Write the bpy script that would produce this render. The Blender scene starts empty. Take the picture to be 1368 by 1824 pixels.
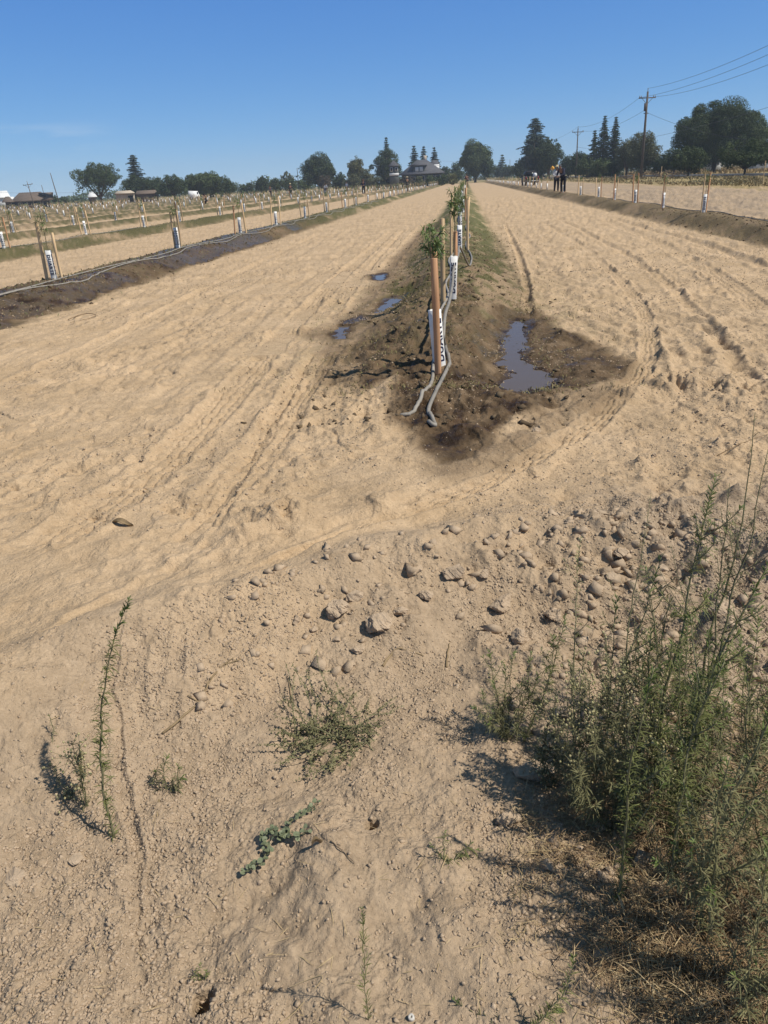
import bpy, math, random
import numpy as np
from mathutils import Vector, Matrix, Euler
R = math.radians
random.seed(7); rng = np.random.default_rng(7)
scene = bpy.context.scene
COL = scene.collection

# ------------------------------------------------------------------ camera
PITCH, YAW, ROLL, EYE = R(23.855), R(7.024), R(3.182), 1.45
FOC, IW, IH = 1325.0, 1368, 1824
cp, sp, cy_, sy_ = math.cos(PITCH), math.sin(PITCH), math.cos(YAW), math.sin(YAW)
FW = np.array([-sy_*cp, cy_*cp, -sp]); r0 = np.array([cy_, sy_, 0.0]); u0 = np.cross(r0, FW)
RT = r0*math.cos(ROLL)-u0*math.sin(ROLL); UP = r0*math.sin(ROLL)+u0*math.cos(ROLL)
EYEP = np.array([0, 0, EYE])
cam = bpy.data.cameras.new('camera'); camo = bpy.data.objects.new('camera', cam); COL.objects.link(camo)
cam.sensor_fit = 'VERTICAL'; cam.sensor_height = 36; cam.lens = FOC/IH*36
cam.clip_start = .05; cam.clip_end = 12000
M = Matrix(((RT[0], UP[0], -FW[0]), (RT[1], UP[1], -FW[1]), (RT[2], UP[2], -FW[2])))
camo.matrix_world = Matrix.Translation((0, 0, EYE)) @ M.to_4x4()
scene.camera = camo

# ------------------------------------------------------------------ light
SUN_EL = R(53); SUN_DIR = np.array([math.cos(R(-11)), math.sin(R(-11))])   # horizontal direction towards the sun
w = bpy.data.worlds.new('World'); scene.world = w; w.use_nodes = True
nt = w.node_tree; bg = nt.nodes['Background']
sky = nt.nodes.new('ShaderNodeTexSky'); sky.sky_type = 'NISHITA'; sky.sun_disc = False
sky.sun_elevation = SUN_EL; sky.sun_rotation = math.atan2(SUN_DIR[0], SUN_DIR[1])
sky.air_density = .6; sky.dust_density = 0.0; sky.ozone_density = 8.0; sky.altitude = 0
# colour grade of the sky: each channel keeps the Nishita gradient, with its contrast eased
SKYS = .12
sc_ = nt.nodes.new('ShaderNodeSeparateColor'); cc_ = nt.nodes.new('ShaderNodeCombineColor'); nt.links.new(sky.outputs[0], sc_.inputs[0])
for i_, (raw_, out_, g_) in enumerate(((.139, .100, .95), (.283, .283, .70), (.598, .668, .34))):
    d_ = nt.nodes.new('ShaderNodeMath'); d_.operation = 'MULTIPLY'; d_.inputs[1].default_value = SKYS/raw_
    p_ = nt.nodes.new('ShaderNodeMath'); p_.operation = 'POWER'; p_.inputs[1].default_value = g_
    q_ = nt.nodes.new('ShaderNodeMath'); q_.operation = 'MULTIPLY'; q_.inputs[1].default_value = out_/SKYS
    nt.links.new(sc_.outputs[i_], d_.inputs[0]); nt.links.new(d_.outputs[0], p_.inputs[0]); nt.links.new(p_.outputs[0], q_.inputs[0]); nt.links.new(q_.outputs[0], cc_.inputs[i_])
tcw = nt.nodes.new('ShaderNodeTexCoord'); mpw = nt.nodes.new('ShaderNodeMapping'); mpw.inputs['Scale'].default_value = (7, 7, 60); nt.links.new(tcw.outputs['Generated'], mpw.inputs[0])
nw = nt.nodes.new('ShaderNodeTexNoise'); nw.inputs['Scale'].default_value = 1.0; nw.inputs['Detail'].default_value = 6; nw.inputs['Roughness'].default_value = .55; nt.links.new(mpw.outputs[0], nw.inputs['Vector'])
spw = nt.nodes.new('ShaderNodeSeparateXYZ'); nt.links.new(tcw.outputs['Generated'], spw.inputs[0])
def band(src, a, b, c, d):               # thin cirrus sits in one low part of the sky
    r_ = nt.nodes.new('ShaderNodeMapRange'); r_.interpolation_type = 'SMOOTHSTEP'; r_.inputs[1].default_value = a; r_.inputs[2].default_value = b; nt.links.new(src, r_.inputs[0])
    q_ = nt.nodes.new('ShaderNodeMapRange'); q_.interpolation_type = 'SMOOTHSTEP'; q_.inputs[1].default_value = c; q_.inputs[2].default_value = d; q_.inputs[3].default_value = 1; q_.inputs[4].default_value = 0; nt.links.new(src, q_.inputs[0])
    m_ = nt.nodes.new('ShaderNodeMath'); m_.operation = 'MULTIPLY'; nt.links.new(r_.outputs[0], m_.inputs[0]); nt.links.new(q_.outputs[0], m_.inputs[1]); return m_.outputs[0]
w1 = band(spw.outputs['Z'], .035, .060, .066, .085); w2 = band(spw.outputs['X'], -.58, -.50, -.46, -.38); w3 = nt.nodes.new('ShaderNodeMapRange'); w3.inputs[1].default_value = .46; w3.inputs[2].default_value = .75; w3.inputs[4].default_value = .42; nt.links.new(nw.outputs[0], w3.inputs[0])
mm1 = nt.nodes.new('ShaderNodeMath'); mm1.operation = 'MULTIPLY'; nt.links.new(w1, mm1.inputs[0]); nt.links.new(w2, mm1.inputs[1])
mm2 = nt.nodes.new('ShaderNodeMath'); mm2.operation = 'MULTIPLY'; nt.links.new(mm1.outputs[0], mm2.inputs[0]); nt.links.new(w3.outputs[0], mm2.inputs[1])
mxw = nt.nodes.new('ShaderNodeMix'); mxw.data_type = 'RGBA'; nt.links.new(mm2.outputs[0], mxw.inputs[0]); nt.links.new(cc_.outputs[0], mxw.inputs[6]); mxw.inputs[7].default_value = (6.0, 6.6, 7.2, 1)
# warm tint added to the sky above the frame, cutting blue fill in shadows
tintr = nt.nodes.new('ShaderNodeMapRange'); tintr.interpolation_type = 'SMOOTHSTEP'; tintr.inputs[1].default_value = .24; tintr.inputs[2].default_value = .55; nt.links.new(spw.outputs['Z'], tintr.inputs[0])
mxt = nt.nodes.new('ShaderNodeMix'); mxt.data_type = 'RGBA'; mxt.blend_type = 'MULTIPLY'; nt.links.new(tintr.outputs[0], mxt.inputs[0]); nt.links.new(mxw.outputs[2], mxt.inputs[6]); mxt.inputs[7].default_value = (1.75, 1.0, .50, 1)
nt.links.new(mxt.outputs[2], bg.inputs[0]); bg.inputs[1].default_value = SKYS
sun = bpy.data.lights.new('sun', 'SUN'); sun.energy = 4.9; sun.angle = R(.53); sun.color = (1, .94, .84)
suno = bpy.data.objects.new('sun', sun); COL.objects.link(suno)
sd = Vector((SUN_DIR[0]*math.cos(SUN_EL), SUN_DIR[1]*math.cos(SUN_EL), math.sin(SUN_EL)))
suno.rotation_euler = sd.to_track_quat('Z', 'Y').to_euler(); suno.location = (20, -10, 30)
scene.view_settings.view_transform = 'Standard'; scene.view_settings.look = 'None'
scene.view_settings.exposure = 0.04; scene.view_settings.gamma = 1.0; scene.view_settings.use_curve_mapping = False
scene.render.engine = 'CYCLES'
scene.cycles.max_bounces = 6; scene.cycles.transparent_max_bounces = 8

# ------------------------------------------------------------------ pixel <-> world
def ray(px, py): return FW+RT*((px-IW/2)/FOC)-UP*((py-IH/2)/FOC)
def at(px, py, z=0.0):
    d = ray(px, py); t = (z-EYE)/d[2]; return EYEP+d*t
def aty(px, py, y):
    d = ray(px, py); return EYEP+d*(y/d[1])
def atd(px, dist):                       # ground point seen in image column px at a far distance
    q = 316.0-(px-829)*.0556; d = ray(px, q); n = math.hypot(d[0], d[1]); return np.array([d[0]/n*dist, d[1]/n*dist, 0.0])
def zat(px, py, x, y):                   # height of the point above (x,y) seen on image row py
    d = ray(px, py); t = math.hypot(x, y)/math.hypot(d[0], d[1]); return EYE+d[2]*t
def proj(p):
    v = np.asarray(p)-EYEP; D = v@FW; return IW/2+FOC*(v@RT)/D, IH/2-FOC*(v@UP)/D

# ------------------------------------------------------------------ numpy noise
def _h(ix, iy, s):
    h = (ix.astype(np.int64)*374761393+iy.astype(np.int64)*668265263+s*982451653) & 0xffffffff
    h = ((h ^ (h >> 13))*1274126177) & 0xffffffff
    h = ((h ^ (h >> 16))*2246822519) & 0xffffffff
    return (h ^ (h >> 15)) & 0xffffffff
def hr(ix, iy, s): return _h(ix, iy, s)/4294967295.0
def pn(x, y, s=0):
    x = np.asarray(x, float); y = np.asarray(y, float)
    ix = np.floor(x); iy = np.floor(y); fx = x-ix; fy = y-iy
    u = fx*fx*fx*(fx*(fx*6-15)+10); v = fy*fy*fy*(fy*(fy*6-15)+10)
    def g(a, b):
        t = hr(ix+a, iy+b, s)*2*np.pi; return np.cos(t)*(fx-a)+np.sin(t)*(fy-b)
    return 1.5*((g(0, 0)*(1-u)+g(1, 0)*u)*(1-v)+(g(0, 1)*(1-u)+g(1, 1)*u)*v)
def fbm(x, y, s=0, o=4, gain=.5):
    a = 1; r = 0
    for i in range(o): r = r+a*pn(x, y, s+i*17); x = x*2.03+3.1; y = y*2.03-1.7; a *= gain
    return r
def sst(a, b, x):
    t = np.clip((x-a)/(b-a), 0, 1); return t*t*(3-2*t)
def bumps(x, y, cell, s, dens, r0, r1, squash=.7):
    gx = np.floor(x/cell); gy = np.floor(y/cell); out = np.zeros_like(x)
    for a in (-1, 0, 1):
        for b in (-1, 0, 1):
            cx, cyy = gx+a, gy+b
            on = hr(cx, cyy, s) < dens
            px = (cx+.15+.7*hr(cx, cyy, s+1))*cell; py = (cyy+.15+.7*hr(cx, cyy, s+2))*cell
            r = cell*(r0+(r1-r0)*hr(cx, cyy, s+3)**2)
            an = hr(cx, cyy, s+4)*np.pi; el = 1+.6*hr(cx, cyy, s+5)
            dx = x-px; dy = y-py
            A_ = np.abs((dx*np.cos(an)+dy*np.sin(an))*el); B_ = np.abs(-dx*np.sin(an)+dy*np.cos(an))
            dm = np.maximum(np.maximum(A_, B_), (A_+B_)*.74); tl = 1+.55*(dx*np.cos(an*5)+dy*np.sin(an*5))/r
            out = np.maximum(out, np.where(on, np.clip((r-dm)*1.7, 0, r*.8)*squash*tl, 0))
    return out
def polydist(x, y, pts):
    best = np.full(x.shape, 1e9); S = np.zeros_like(x); side = np.zeros_like(x); acc = 0
    for (a, b) in zip(pts[:-1], pts[1:]):
        ex, ey = b[0]-a[0], b[1]-a[1]; L = math.hypot(ex, ey)+1e-9
        t = np.clip(((x-a[0])*ex+(y-a[1])*ey)/L/L, 0, 1)
        dx = x-a[0]-t*ex; dy = y-a[1]-t*ey; d = np.hypot(dx, dy)
        m = d < best; best = np.where(m, d, best); S = np.where(m, acc+t*L, S)
        side = np.where(m, np.sign(ex*dy-ey*dx), side); acc += L
    return best, side, S, acc
def polysd(x, y, pts):                   # signed distance, negative inside
    n = len(pts); ins = np.zeros(x.shape, bool); d = np.full(x.shape, 1e9)
    for i in range(n):
        a = pts[i]; b = pts[(i+1) % n]
        ex, ey = b[0]-a[0], b[1]-a[1]
        t = np.clip(((x-a[0])*ex+(y-a[1])*ey)/(ex*ex+ey*ey+1e-12), 0, 1)
        d = np.minimum(d, np.hypot(x-a[0]-t*ex, y-a[1]-t*ey))
        c = ((a[1] > y) != (b[1] > y)) & (x < (b[0]-a[0])*(y-a[1])/(b[1]-a[1]+1e-12)+a[0]); ins ^= c
    return np.where(ins, -d, d)
def W2(pts, z=0.0): return [tuple(at(a, b, z)[:2]) for a, b in pts]
def smooth_line(pts, n=2):
    p = [np.array(q) for q in pts]
    for _ in range(n):
        o = [p[0]]
        for a, b in zip(p[:-1], p[1:]): o += [a*.75+b*.25, a*.25+b*.75]
        o.append(p[-1]); p = o
    return [tuple(q) for q in p]

# ------------------------------------------------------------------ terrain
X0, SP = -0.2, 6.634
NROW = 34
PUDDLES = [  # outline on the photograph -> world, water level
    (W2([(914,570),(936,571),(934,596),(936,618),(926,636),(950,648),(968,658),(988,672),(978,690),(936,699),(896,698),(888,684),(916,664),(878,648),(898,634),(893,616),(903,592)], -.03), -.035),
    (W2([(606,572),(644,563),(646,569),(622,581),(618,592),(612,603),(596,603),(600,588)], 0), -.012),
    (W2([(694,530),(716,523),(719,530),(704,539),(690,551),(668,556),(674,545)], .02), -.0),
    (W2([(668,490),(686,487),(688,494),(676,500),(668,498)], .02), .012)]
WETS = [  # (outline, strength, edge noise)
    (W2([(700,690),(790,655),(880,690),(960,700),(1000,720),(930,745),(880,790),(850,815),(790,825),(745,800),(735,765),(690,755),(690,740)], 0), 1.0, .10),
    (W2([(870,560),(950,550),(1010,590),(1090,620),(1130,650),(1110,680),(1010,695),(960,715),(880,705),(820,690),(800,640),(840,590)], 0), .97, .16),
    (W2([(650,590),(720,520),(790,500),(850,520),(880,570),(860,680),(780,680),(700,660),(640,670),(630,640)], .15), .93, .14),
    (W2([(560,590),(640,540),(690,470),(760,400),(800,390),(760,470),(740,560),(690,620),(640,700),(560,690)], 0), .66, .20),
    (W2([(960,700),(1100,680),(1130,700),(1040,740),(980,790),(900,830),(800,850),(760,830),(850,800),(900,760)], 0), .50, .16)]
TRACKS = [ # image polyline, half width, depth, kind
    ([(905,362),(965,395),(1030,432),(1071,467),(1105,501),(1133,532),(1150,566),(1157,600),(1158,630),(1140,668),(1092,716),(1054,754),(960,810),(840,870),(700,925),(560,985),(420,1050)], .075, .010, 'rib'),
    ([(860,345),(920,366),(968,384),(1030,405),(1054,422),(1105,446),(1135,466),(1180,500),(1240,560),(1300,640),(1368,720)], .07, .03, 'rut'),
    ([(900,335),(980,360),(1105,393),(1146,405),(1194,419),(1259,436),(1304,453),(1368,480)], .10, .045, 'rut'),
    ([(880,360),(905,410),(925,455),(938,500),(940,540),(941,575)], .05, .035, 'rut'),
    ([(1110,470),(1150,500),(1190,525),(1230,560)], .18, .034, 'lug'),
    ([(1130,440),(1200,452),(1280,470),(1368,500)], .18, .026, 'lug'),
    ([(1300,480),(1330,520),(1368,560)], .18, .026, 'lug'),
    ([(1240,690),(1200,640),(1190,590)], .06, .02, 'rut'),
    ([(1010,760),(900,835),(760,890),(620,945),(520,985),(430,1035),(330,1110),(250,1200)], .10, .018, 'rut'),
    ([(800,338),(740,390),(690,440),(640,500),(600,560),(540,650),(490,735),(440,820),(400,885),(345,945),(290,1010)], .05, .020, 'rut'),
    ([(806,338),(765,390),(720,440),(680,490),(640,545),(600,600),(560,660),(520,720),(470,800),(380,900),(300,985)], .13, .012, 'rib'),
    ([(770,350),(690,420),(600,500),(520,580),(430,680),(350,770),(260,850),(150,930),(0,1020)], .13, .018, 'rib'),
    ([(760,348),(660,412),(540,500),(420,600),(300,700),(160,800),(0,900)], .09, .010, 'rut'),
    ([(745,345),(600,415),(450,500),(300,590),(120,680),(0,740)], .12, .012, 'rut'),
    ([(728,345),(560,420),(380,510),(200,600),(0,690)], .10, .014, 'rib'),
    ([(1000,362),(1150,420),(1260,480),(1368,560)], .14, .015, 'rib'),
    ([(860,340),(925,420),(980,480),(1010,540)], .12, .014, 'rut'),
    ([(830,345),(868,400),(905,470),(925,520)], .05, .01, 'rut'),
    ([(0,1215),(90,1150),(190,1090),(300,1030),(400,960),(395,920)], .04, .012, 'rut'),
    ([(230,1100),(200,1300),(215,1500),(230,1824)], .014, .008, 'rut'),
    ([(180,1480),(170,1640),(190,1824)], .012, .006, 'rut'),
    ([(260,1480),(262,1640),(275,1824)], .012, .007, 'rut'),
    ([(215,1520),(222,1660),(235,1824)], .010, .006, 'rut'),
    ([(245,1110),(262,1200),(248,1330)], .02, .010, 'rut'),
    ([(330,1100),(318,1200),(270,1330)], .016, .008, 'rut'),
]
TR = [(smooth_line(W2(p)), a, b, c) for p, a, b, c in TRACKS]
CREST = smooth_line(W2([(-900,1420),(-300,1300),(0,1225),(150,1140),(330,1085),(470,1050),(600,1000),(720,975),(850,950),(960,935),(1080,930),(1250,950),(1500,980),(2300,1040)], .05))
MOUNDS = [  # px, py, radius m, height m : banked heaps and dents
    (470,935,.16,.045),(520,925,.14,.05),(680,900,.13,.03),(330,905,.12,-.03),(640,1030,.10,.04),(760,1010,.12,.03),
    (700,1090,.16,.04),(560,1440,.10,.025),(600,1480,.07,.03),(1210,690,.20,.10),(1180,640,.12,.05),(1290,800,.25,.04),
    (1190,870,.16,-.04),(1230,905,.14,.05),(1330,700,.25,.05),(470,600,.22,.05),(430,640,.18,-.035),(540,590,.2,.05),
    (590,540,.22,.06),(560,560,.14,-.04),(160,650,.2,.05),(300,620,.18,-.03),(640,640,.14,.05),(700,625,.15,.07),(735,628,.12,.07),
    (720,655,.12,-.04),(660,662,.1,.035),(690,560,.14,.05),(990,600,.2,.05),(1030,560,.2,.04),(1120,700,.15,.05),
    (660,940,.07,.02),(350,1100,.1,.03),(120,1290,.1,.02),(880,1010,.14,.05),(1000,1010,.15,.05),(930,1130,.15,.05)]
HOLES = [(358,1768,.024,.06),(660,1462,.018,.05)]
MO = [(*at(a, b, 0)[:2], r, h) for a, b, r, h in MOUNDS]
_g = np.random.default_rng(3)
for _i in range(230):
    _a, _b = (_g.uniform(-40, 700), _g.uniform(430, 980)) if _i < 150 else (_g.uniform(940, 1420), _g.uniform(420, 900))
    _q = at(_a, _b, 0); MO.append((_q[0], _q[1], _g.uniform(.03, .11), _g.choice([-1, 1])*_g.uniform(.010, .034)))
HO = [(*at(a, b, -.1)[:2], r, h) for a, b, r, h in HOLES]

def berm_d(x):
    k = np.clip(np.round((x-X0)/SP), -NROW, 1); return x-(X0+k*SP), k

def bermh(x, y):
    d, k = berm_d(x)
    wob = .05*pn(y*1.1, k*5.1+0*y, 6)*np.exp(-np.maximum(y-14, 0)/20)+fbm(x*.0+y*.15+k*13.7, k*3.3+0*y, 5, 2)*.12
    start = 4.7+.0*k
    en = fbm(x*1.7, y*1.7, 8, 3)*.14
    prof = 1-sst(.22, .98, np.abs(d+wob+en*.6))
    left_open = np.where(k == 0, sst(start-.5, start+1.9, y), sst(start, start+1.2, y))
    hh = np.where(k == 0, .13+.11*sst(6.5, 11, y), .25)
    return prof*hh*left_open*(1+.12*fbm(y*.25+k*7, x*.3, 9, 2)), prof*left_open

def terrain(x, y, full=False):
    x = np.asarray(x, float); y = np.asarray(y, float); shp = x.shape
    x = x.ravel(); y = y.ravel()
    z = np.zeros_like(x)
    near = (y < 60)
    fade = np.exp(-np.maximum(y-8, 0)/60)
    bh, bp = bermh(x, y)
    z += bh
    d, k = berm_d(x)
    inrow = (x < 8.5)
    z += (.022*fbm(x*.45, y*.35, 1, 3))
    rough_right = sst(7.6, 8.6, x)
    # right verge, slightly raised
    z += .12*sst(16, 22, x+1.5*pn(x*.05, y*.05, 3))*1.0
    # roadway marks running along the rows
    road = 1-np.clip(bp*1.6, 0, 1)
    mask_turn = sst(3.2, 7, y)
    m = near
    xs, ys = x[m], y[m]
    zb_ = z[m].copy(); zz = np.zeros_like(xs)
    warp = .25*fbm(xs*.5, ys*.5, 22, 2)
    rd = road[m]
    zz += rd*sst(2.5, 8, ys)*.016*fbm((xs+warp)*5.5, ys*.30, 31, 3)
    ca, sa = math.cos(R(35)), math.sin(R(35))
    zz += rd*(1-sst(3, 9, ys))*.010*fbm((xs*ca-ys*sa*-1+warp)*1.3, (ys*ca-xs*sa)*4, 37, 3)
    dist_m = sst(-.05, .45, fbm(xs*.7, ys*.45, 41, 3))       # churned patches
    zz += rd*dist_m*.030*(1-np.abs(fbm(xs*2.6, ys*2.2, 43, 4))*2)*.6
    zz += rd*.014*(1-np.abs(pn(xs*3.1+warp*4, ys*2.4, 47)*2.2))*sst(.1, .5, fbm(xs*.9, ys*.6, 48, 2))
    zz += .010*fbm(xs*6, ys*6, 51, 4)*(.5+dist_m)
    for sd_, fx_, fy2, amp in ((301, 1.5, 1.2, .013), (305, 2.7, 2.0, .010), (309, 4.6, 3.6, .007)):
        nn = fbm((xs+warp*.6)*fx_, ys*fy2, sd_, 3); zz += (.25+.75*sst(2.7, 3.6, ys))*rd*(sst(-.03, .03, nn)-.5)*amp*sst(-.25, .25, fbm(xs*.8, ys*.6, sd_+2, 2))
    zz += rd*.010*np.abs(fbm(xs*7, ys*6, 313, 3))*sst(-.1, .3, fbm(xs*1.1, ys*.8, 317, 2))
    rgt = sst(.7, 1.6, xs)*sst(3.2, 4.5, ys)*(1-rough_right[m]); zz += rd*rgt*(.026*fbm(xs*3.6, ys*2.6, 331, 4)+.012*np.abs(fbm(xs*8, ys*6.5, 333, 3)))
    rr = rough_right[m]
    zz += rr*.11*np.abs(fbm(xs*1.3, ys*1.0, 53, 4))
    bb = bp[m]
    zz += bb*.022*fbm(xs*3.3, ys*2.4, 57, 4)*np.exp(-np.maximum(ys-10, 0)/15)
    z[m] += zz; z0_ = z.copy(); z0_[m] = zb_
    # near detail
    n2 = (y < 26)
    xs, ys = x[n2], y[n2]; zz = z[n2]; zsm = z0_[n2]
    cd, cs, S, L = polydist(xs, ys, CREST)
    sgn = np.where(cs > 0, 1, -1)*cd                     # >0 beyond the crest
    sg = sgn+.07*fbm(xs*2.3, ys*2.3, 61, 3)
    bank = .095*np.exp(-(sg/.20)**2)
    drop = -.13*(1-sst(-.75, -.02, sg))
    zz += bank+drop
    fore = 1-sst(-.35, .05, sg)
    dlt = np.zeros_like(xs)
    wnx = .025*fbm(xs*4, ys*4, 63, 2)
    for pts, hw, dep, kind in TR:
        bx = np.array(pts)
        mm = (xs > bx[:, 0].min()-.5) & (xs < bx[:, 0].max()+.5) & (ys > bx[:, 1].min()-.5) & (ys < bx[:, 1].max()+.5)
        if not mm.any(): continue
        dd, ss, S, L = polydist(xs[mm], ys[mm], pts); dd = np.abs(dd*ss+wnx[mm])
        ends = sst(0, .5, S)*sst(0, .5, L-S)
        brk = .7+.3*sst(-.35, .25, fbm(S*1.1+hw*100, S*0+hw*37, 65, 2))
        u = dd/hw
        if kind == 'rut':
            h = -dep*np.exp(-u**4)+dep*.65*np.exp(-((u-1.5)/.45)**2)*(ss > 0)+dep*.3*np.exp(-((u-1.5)/.45)**2)*(ss < 0)
        elif kind == 'rib':
            ins = 1-sst(.9, 1.15, u)
            h = -dep*ins+dep*.9*np.exp(-((u-1.3)/.22)**2)+ins*.0055*np.clip(3*np.cos(S*2*np.pi/.12+ss*u*2.2), -1, 1)*(u > .12)-ins*.013*np.exp(-(u/.10)**2)-ins*.012*np.exp(-((u-.5)/.09)**2)
            kk = .78*ins*ends; zz[mm] = zz[mm]*(1-kk)+zsm[mm]*kk
        else:
            ins = 1-sst(.85, 1.2, u)
            h = ins*dep*(np.clip(np.abs(np.cos(S*np.pi/.21+u*1.1*ss))*1.6, 0, 1)-.6); kk = .6*ins*ends; zz[mm] = zz[mm]*(1-kk)+zsm[mm]*kk
        dlt[mm] += h*ends*brk
    zz += dlt*(1-.75*fore*sst(.3, -.3, sgn-.0) if False else dlt*0+1)*1.0
    for (mx, my, r, h) in MO:
        q = ((xs-mx)**2+(ys-my)**2)/r/r
        mm = q < 6
        zz[mm] += h*np.exp(-q[mm]*1.3)*(1+.8*fbm(xs[mm]*9, ys[mm]*9, 67, 3))
    # berm clods round the row end
    cb = np.exp(-((xs-X0)/1.3)**2)*(1-sst(9, 14, ys))*sst(3.6, 5, ys)
    zz += cb*(.034*fbm(xs*6, ys*5, 71, 4)+.016*np.abs(fbm(xs*11, ys*9, 72, 3)))
    zz += fore*.012*fbm(xs*7, ys*7, 73, 4)
    # loose dug soil at the right of the bank
    loose = sst(.05, .75, xs+.35*pn(xs*2, ys*2, 74))*sst(.8, 1.5, ys)*(1-sst(3.1, 3.7, ys))
    zz += loose*.035*fbm(xs*6, ys*6, 77, 3)
    for (poly, wl) in PUDDLES:
        bx = np.array(poly); mm = (xs > bx[:, 0].min()-.7) & (xs < bx[:, 0].max()+.7) & (ys > bx[:, 1].min()-.7) & (ys < bx[:, 1].max()+.7)
        s_ = polysd(xs[mm], ys[mm], poly)+.060*fbm(xs[mm]*8, ys[mm]*6, 79, 4)
        tgt = wl+np.where(s_ < 0, np.maximum(s_*.35, -.03), s_*.16)+.003
        bl = 1-sst(.02, .40, s_)
        zz[mm] = zz[mm]*(1-bl)+(tgt+.004*fbm(xs[mm]*25, ys[mm]*22, 80, 3))*bl
        zz[mm] = np.where(s_ > .0, np.maximum(zz[mm], wl+.006), zz[mm])
    wet0 = polysd(xs, ys, WETS[0][0]) < 0
    if full:
        v = (ys < 7)
        a, b = xs[v], ys[v]; f = fore[v]; lo = loose[v]; s3 = sgn[v]
        crest_m = np.exp(-((s3+.12)/.28)**2)
        dn = sst(-.15, .35, fbm(a*1.6, b*1.6, 81, 3))
        g = np.zeros_like(a)
        g += bumps(a, b, .017, 91, .75, .16, .46, .55)*(f*.9*(.35+.65*dn)+.15*crest_m)
        g = np.maximum(g, bumps(a, b, .034, 95, .45, .14, .42, .6)*np.clip(f*(.2+.8*dn)+crest_m*.8+lo, 0, 1))
        g = np.maximum(g, bumps(a, b, .07, 99, .35, .12, .42, .65)*np.clip(crest_m*.9*(.3+dn)+lo*1.0, 0, 1))
        g = np.maximum(g, bumps(a+.02*fbm(a*20, b*20, 96, 2), b, .13, 103, .4, .15, .42, .65)*np.clip(lo*1.1+.3*crest_m*dn, 0, 1))
        g += .0022*fbm(a*45, b*45, 85, 3)*(.4+.6*f)
        g2 = bumps(a, b, .05, 107, .16, .08, .26, .7)*(1-f)*(.3+.7*dn)
        zz[v] += np.maximum(g, g2)
    for (mx, my, r, h) in HO:
        q = ((xs-mx)**2+((ys-my)/1.25)**2)/r/r
        zz -= h*(1-sst(.7, 1.3, q+.5*pn(xs*60, ys*60, 91))) - .0*q
    z[n2] = zz
    if not full: return z.reshape(shp)
    # material masks
    wet = np.zeros_like(x); green = np.zeros_like(x); tone = np.zeros_like(x)
    fy_ = .12+.88*np.exp(-np.maximum(y-11, 0)/12); nz = fbm(x*1.8, y*1.2, 111, 4)*fy_; nz2 = fbm(x*.8, y*.25, 113, 3); nz3 = fbm(x*5, y*3.2, 115, 4)*fy_
    edge = 1-sst(.78, 1.2, np.abs(d)+.16*nz)
    st = sst(5, 7, y)
    damp = np.where(k == 0, .70*(1-sst(10, 26, y)), np.where(k == -1, .88*(1-sst(20, 46, y))+.35, np.where(k == 1, .72, .55)))
    wet = edge*st*damp*inrow*(.9+.35*nz2)
    gr = np.where(k == 0, sst(7, 10, y+1.2*nz)*.95, np.where(k == -1, .50+.45*sst(18, 34, y+3*nz), np.where(k == 1, .5, .92)))
    gedge = 1-sst(.7, 1.15, np.abs(d)+.2*nz)
    green = gedge*st*gr*inrow*sst(-.45, .25, nz3+nz2*.6+.15)
    shoulder = (k == 0)*np.exp(-((d-.75)/.5)**2)*sst(6.5, 8, y)*(1-sst(10.5, 13, y))
    green = green*(1-.5*shoulder*sst(-.1, .3, nz2+.2)); wet = wet*(1-.8*shoulder*sst(-.2, .2, nz2+.2))
    for poly, stg, en in [(a_, b_, c_*.72) for a_, b_, c_ in WETS]:
        bx = np.array(poly); mm = (x > bx[:, 0].min()-.8) & (x < bx[:, 0].max()+.8) & (y > bx[:, 1].min()-.8) & (y < bx[:, 1].max()+.8)
        s_ = polysd(x[mm], y[mm], poly)+en*(nz[mm]*.8+.35*nz3[mm])
        blur = .02+en*.8
        wet[mm] = np.maximum(wet[mm], stg*(1-sst(-blur, blur, s_))*(.88+.25*np.clip(nz3[mm], -1, 1)))
    for (poly, wl) in PUDDLES:
        bx = np.array(poly); mm = (x > bx[:, 0].min()-.6) & (x < bx[:, 0].max()+.6) & (y > bx[:, 1].min()-.6) & (y < bx[:, 1].max()+.6)
        s_ = polysd(x[mm], y[mm], poly); wet[mm] = np.maximum(wet[mm], 1-sst(.02, .22, s_+.1*nz[mm]))
    mossy = np.exp(-((x-X0)/1.15)**2)*sst(5.3, 7, y)*(1-sst(10, 14, y))*sst(-.1, .4, nz3+.1)
    green = np.maximum(green, .6*mossy)
    # darker, greyer crumbly earth near the viewer, and the right verge
    cd, cs, S, L = polydist(x[n2], y[n2], CREST); sgn = np.where(cs > 0, 1, -1)*cd
    tone[n2] = .72*(1-sst(-.5, .25, sgn+.25*nz[n2]))
    loo = sst(.1, .9, x[n2]+.4*nz[n2])*(1-sst(3.2, 3.9, y[n2]))
    tone[n2] = np.maximum(tone[n2], loo*.95)
    tone = np.maximum(tone, rough_right*(.62+.38*sst(-.2, .5, nz2))*(1-sst(15, 18, x)))
    grassy = sst(15, 18, x+1.5*nz2)*inrow*0+sst(15.5, 18.5, x+2*nz2)
    far = sst(230, 260, np.hypot(x, y))
    return z.reshape(shp), wet.clip(0, 1), green.clip(0, 1), tone.clip(0, 1), np.maximum(grassy, far).clip(0, 1)

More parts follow.
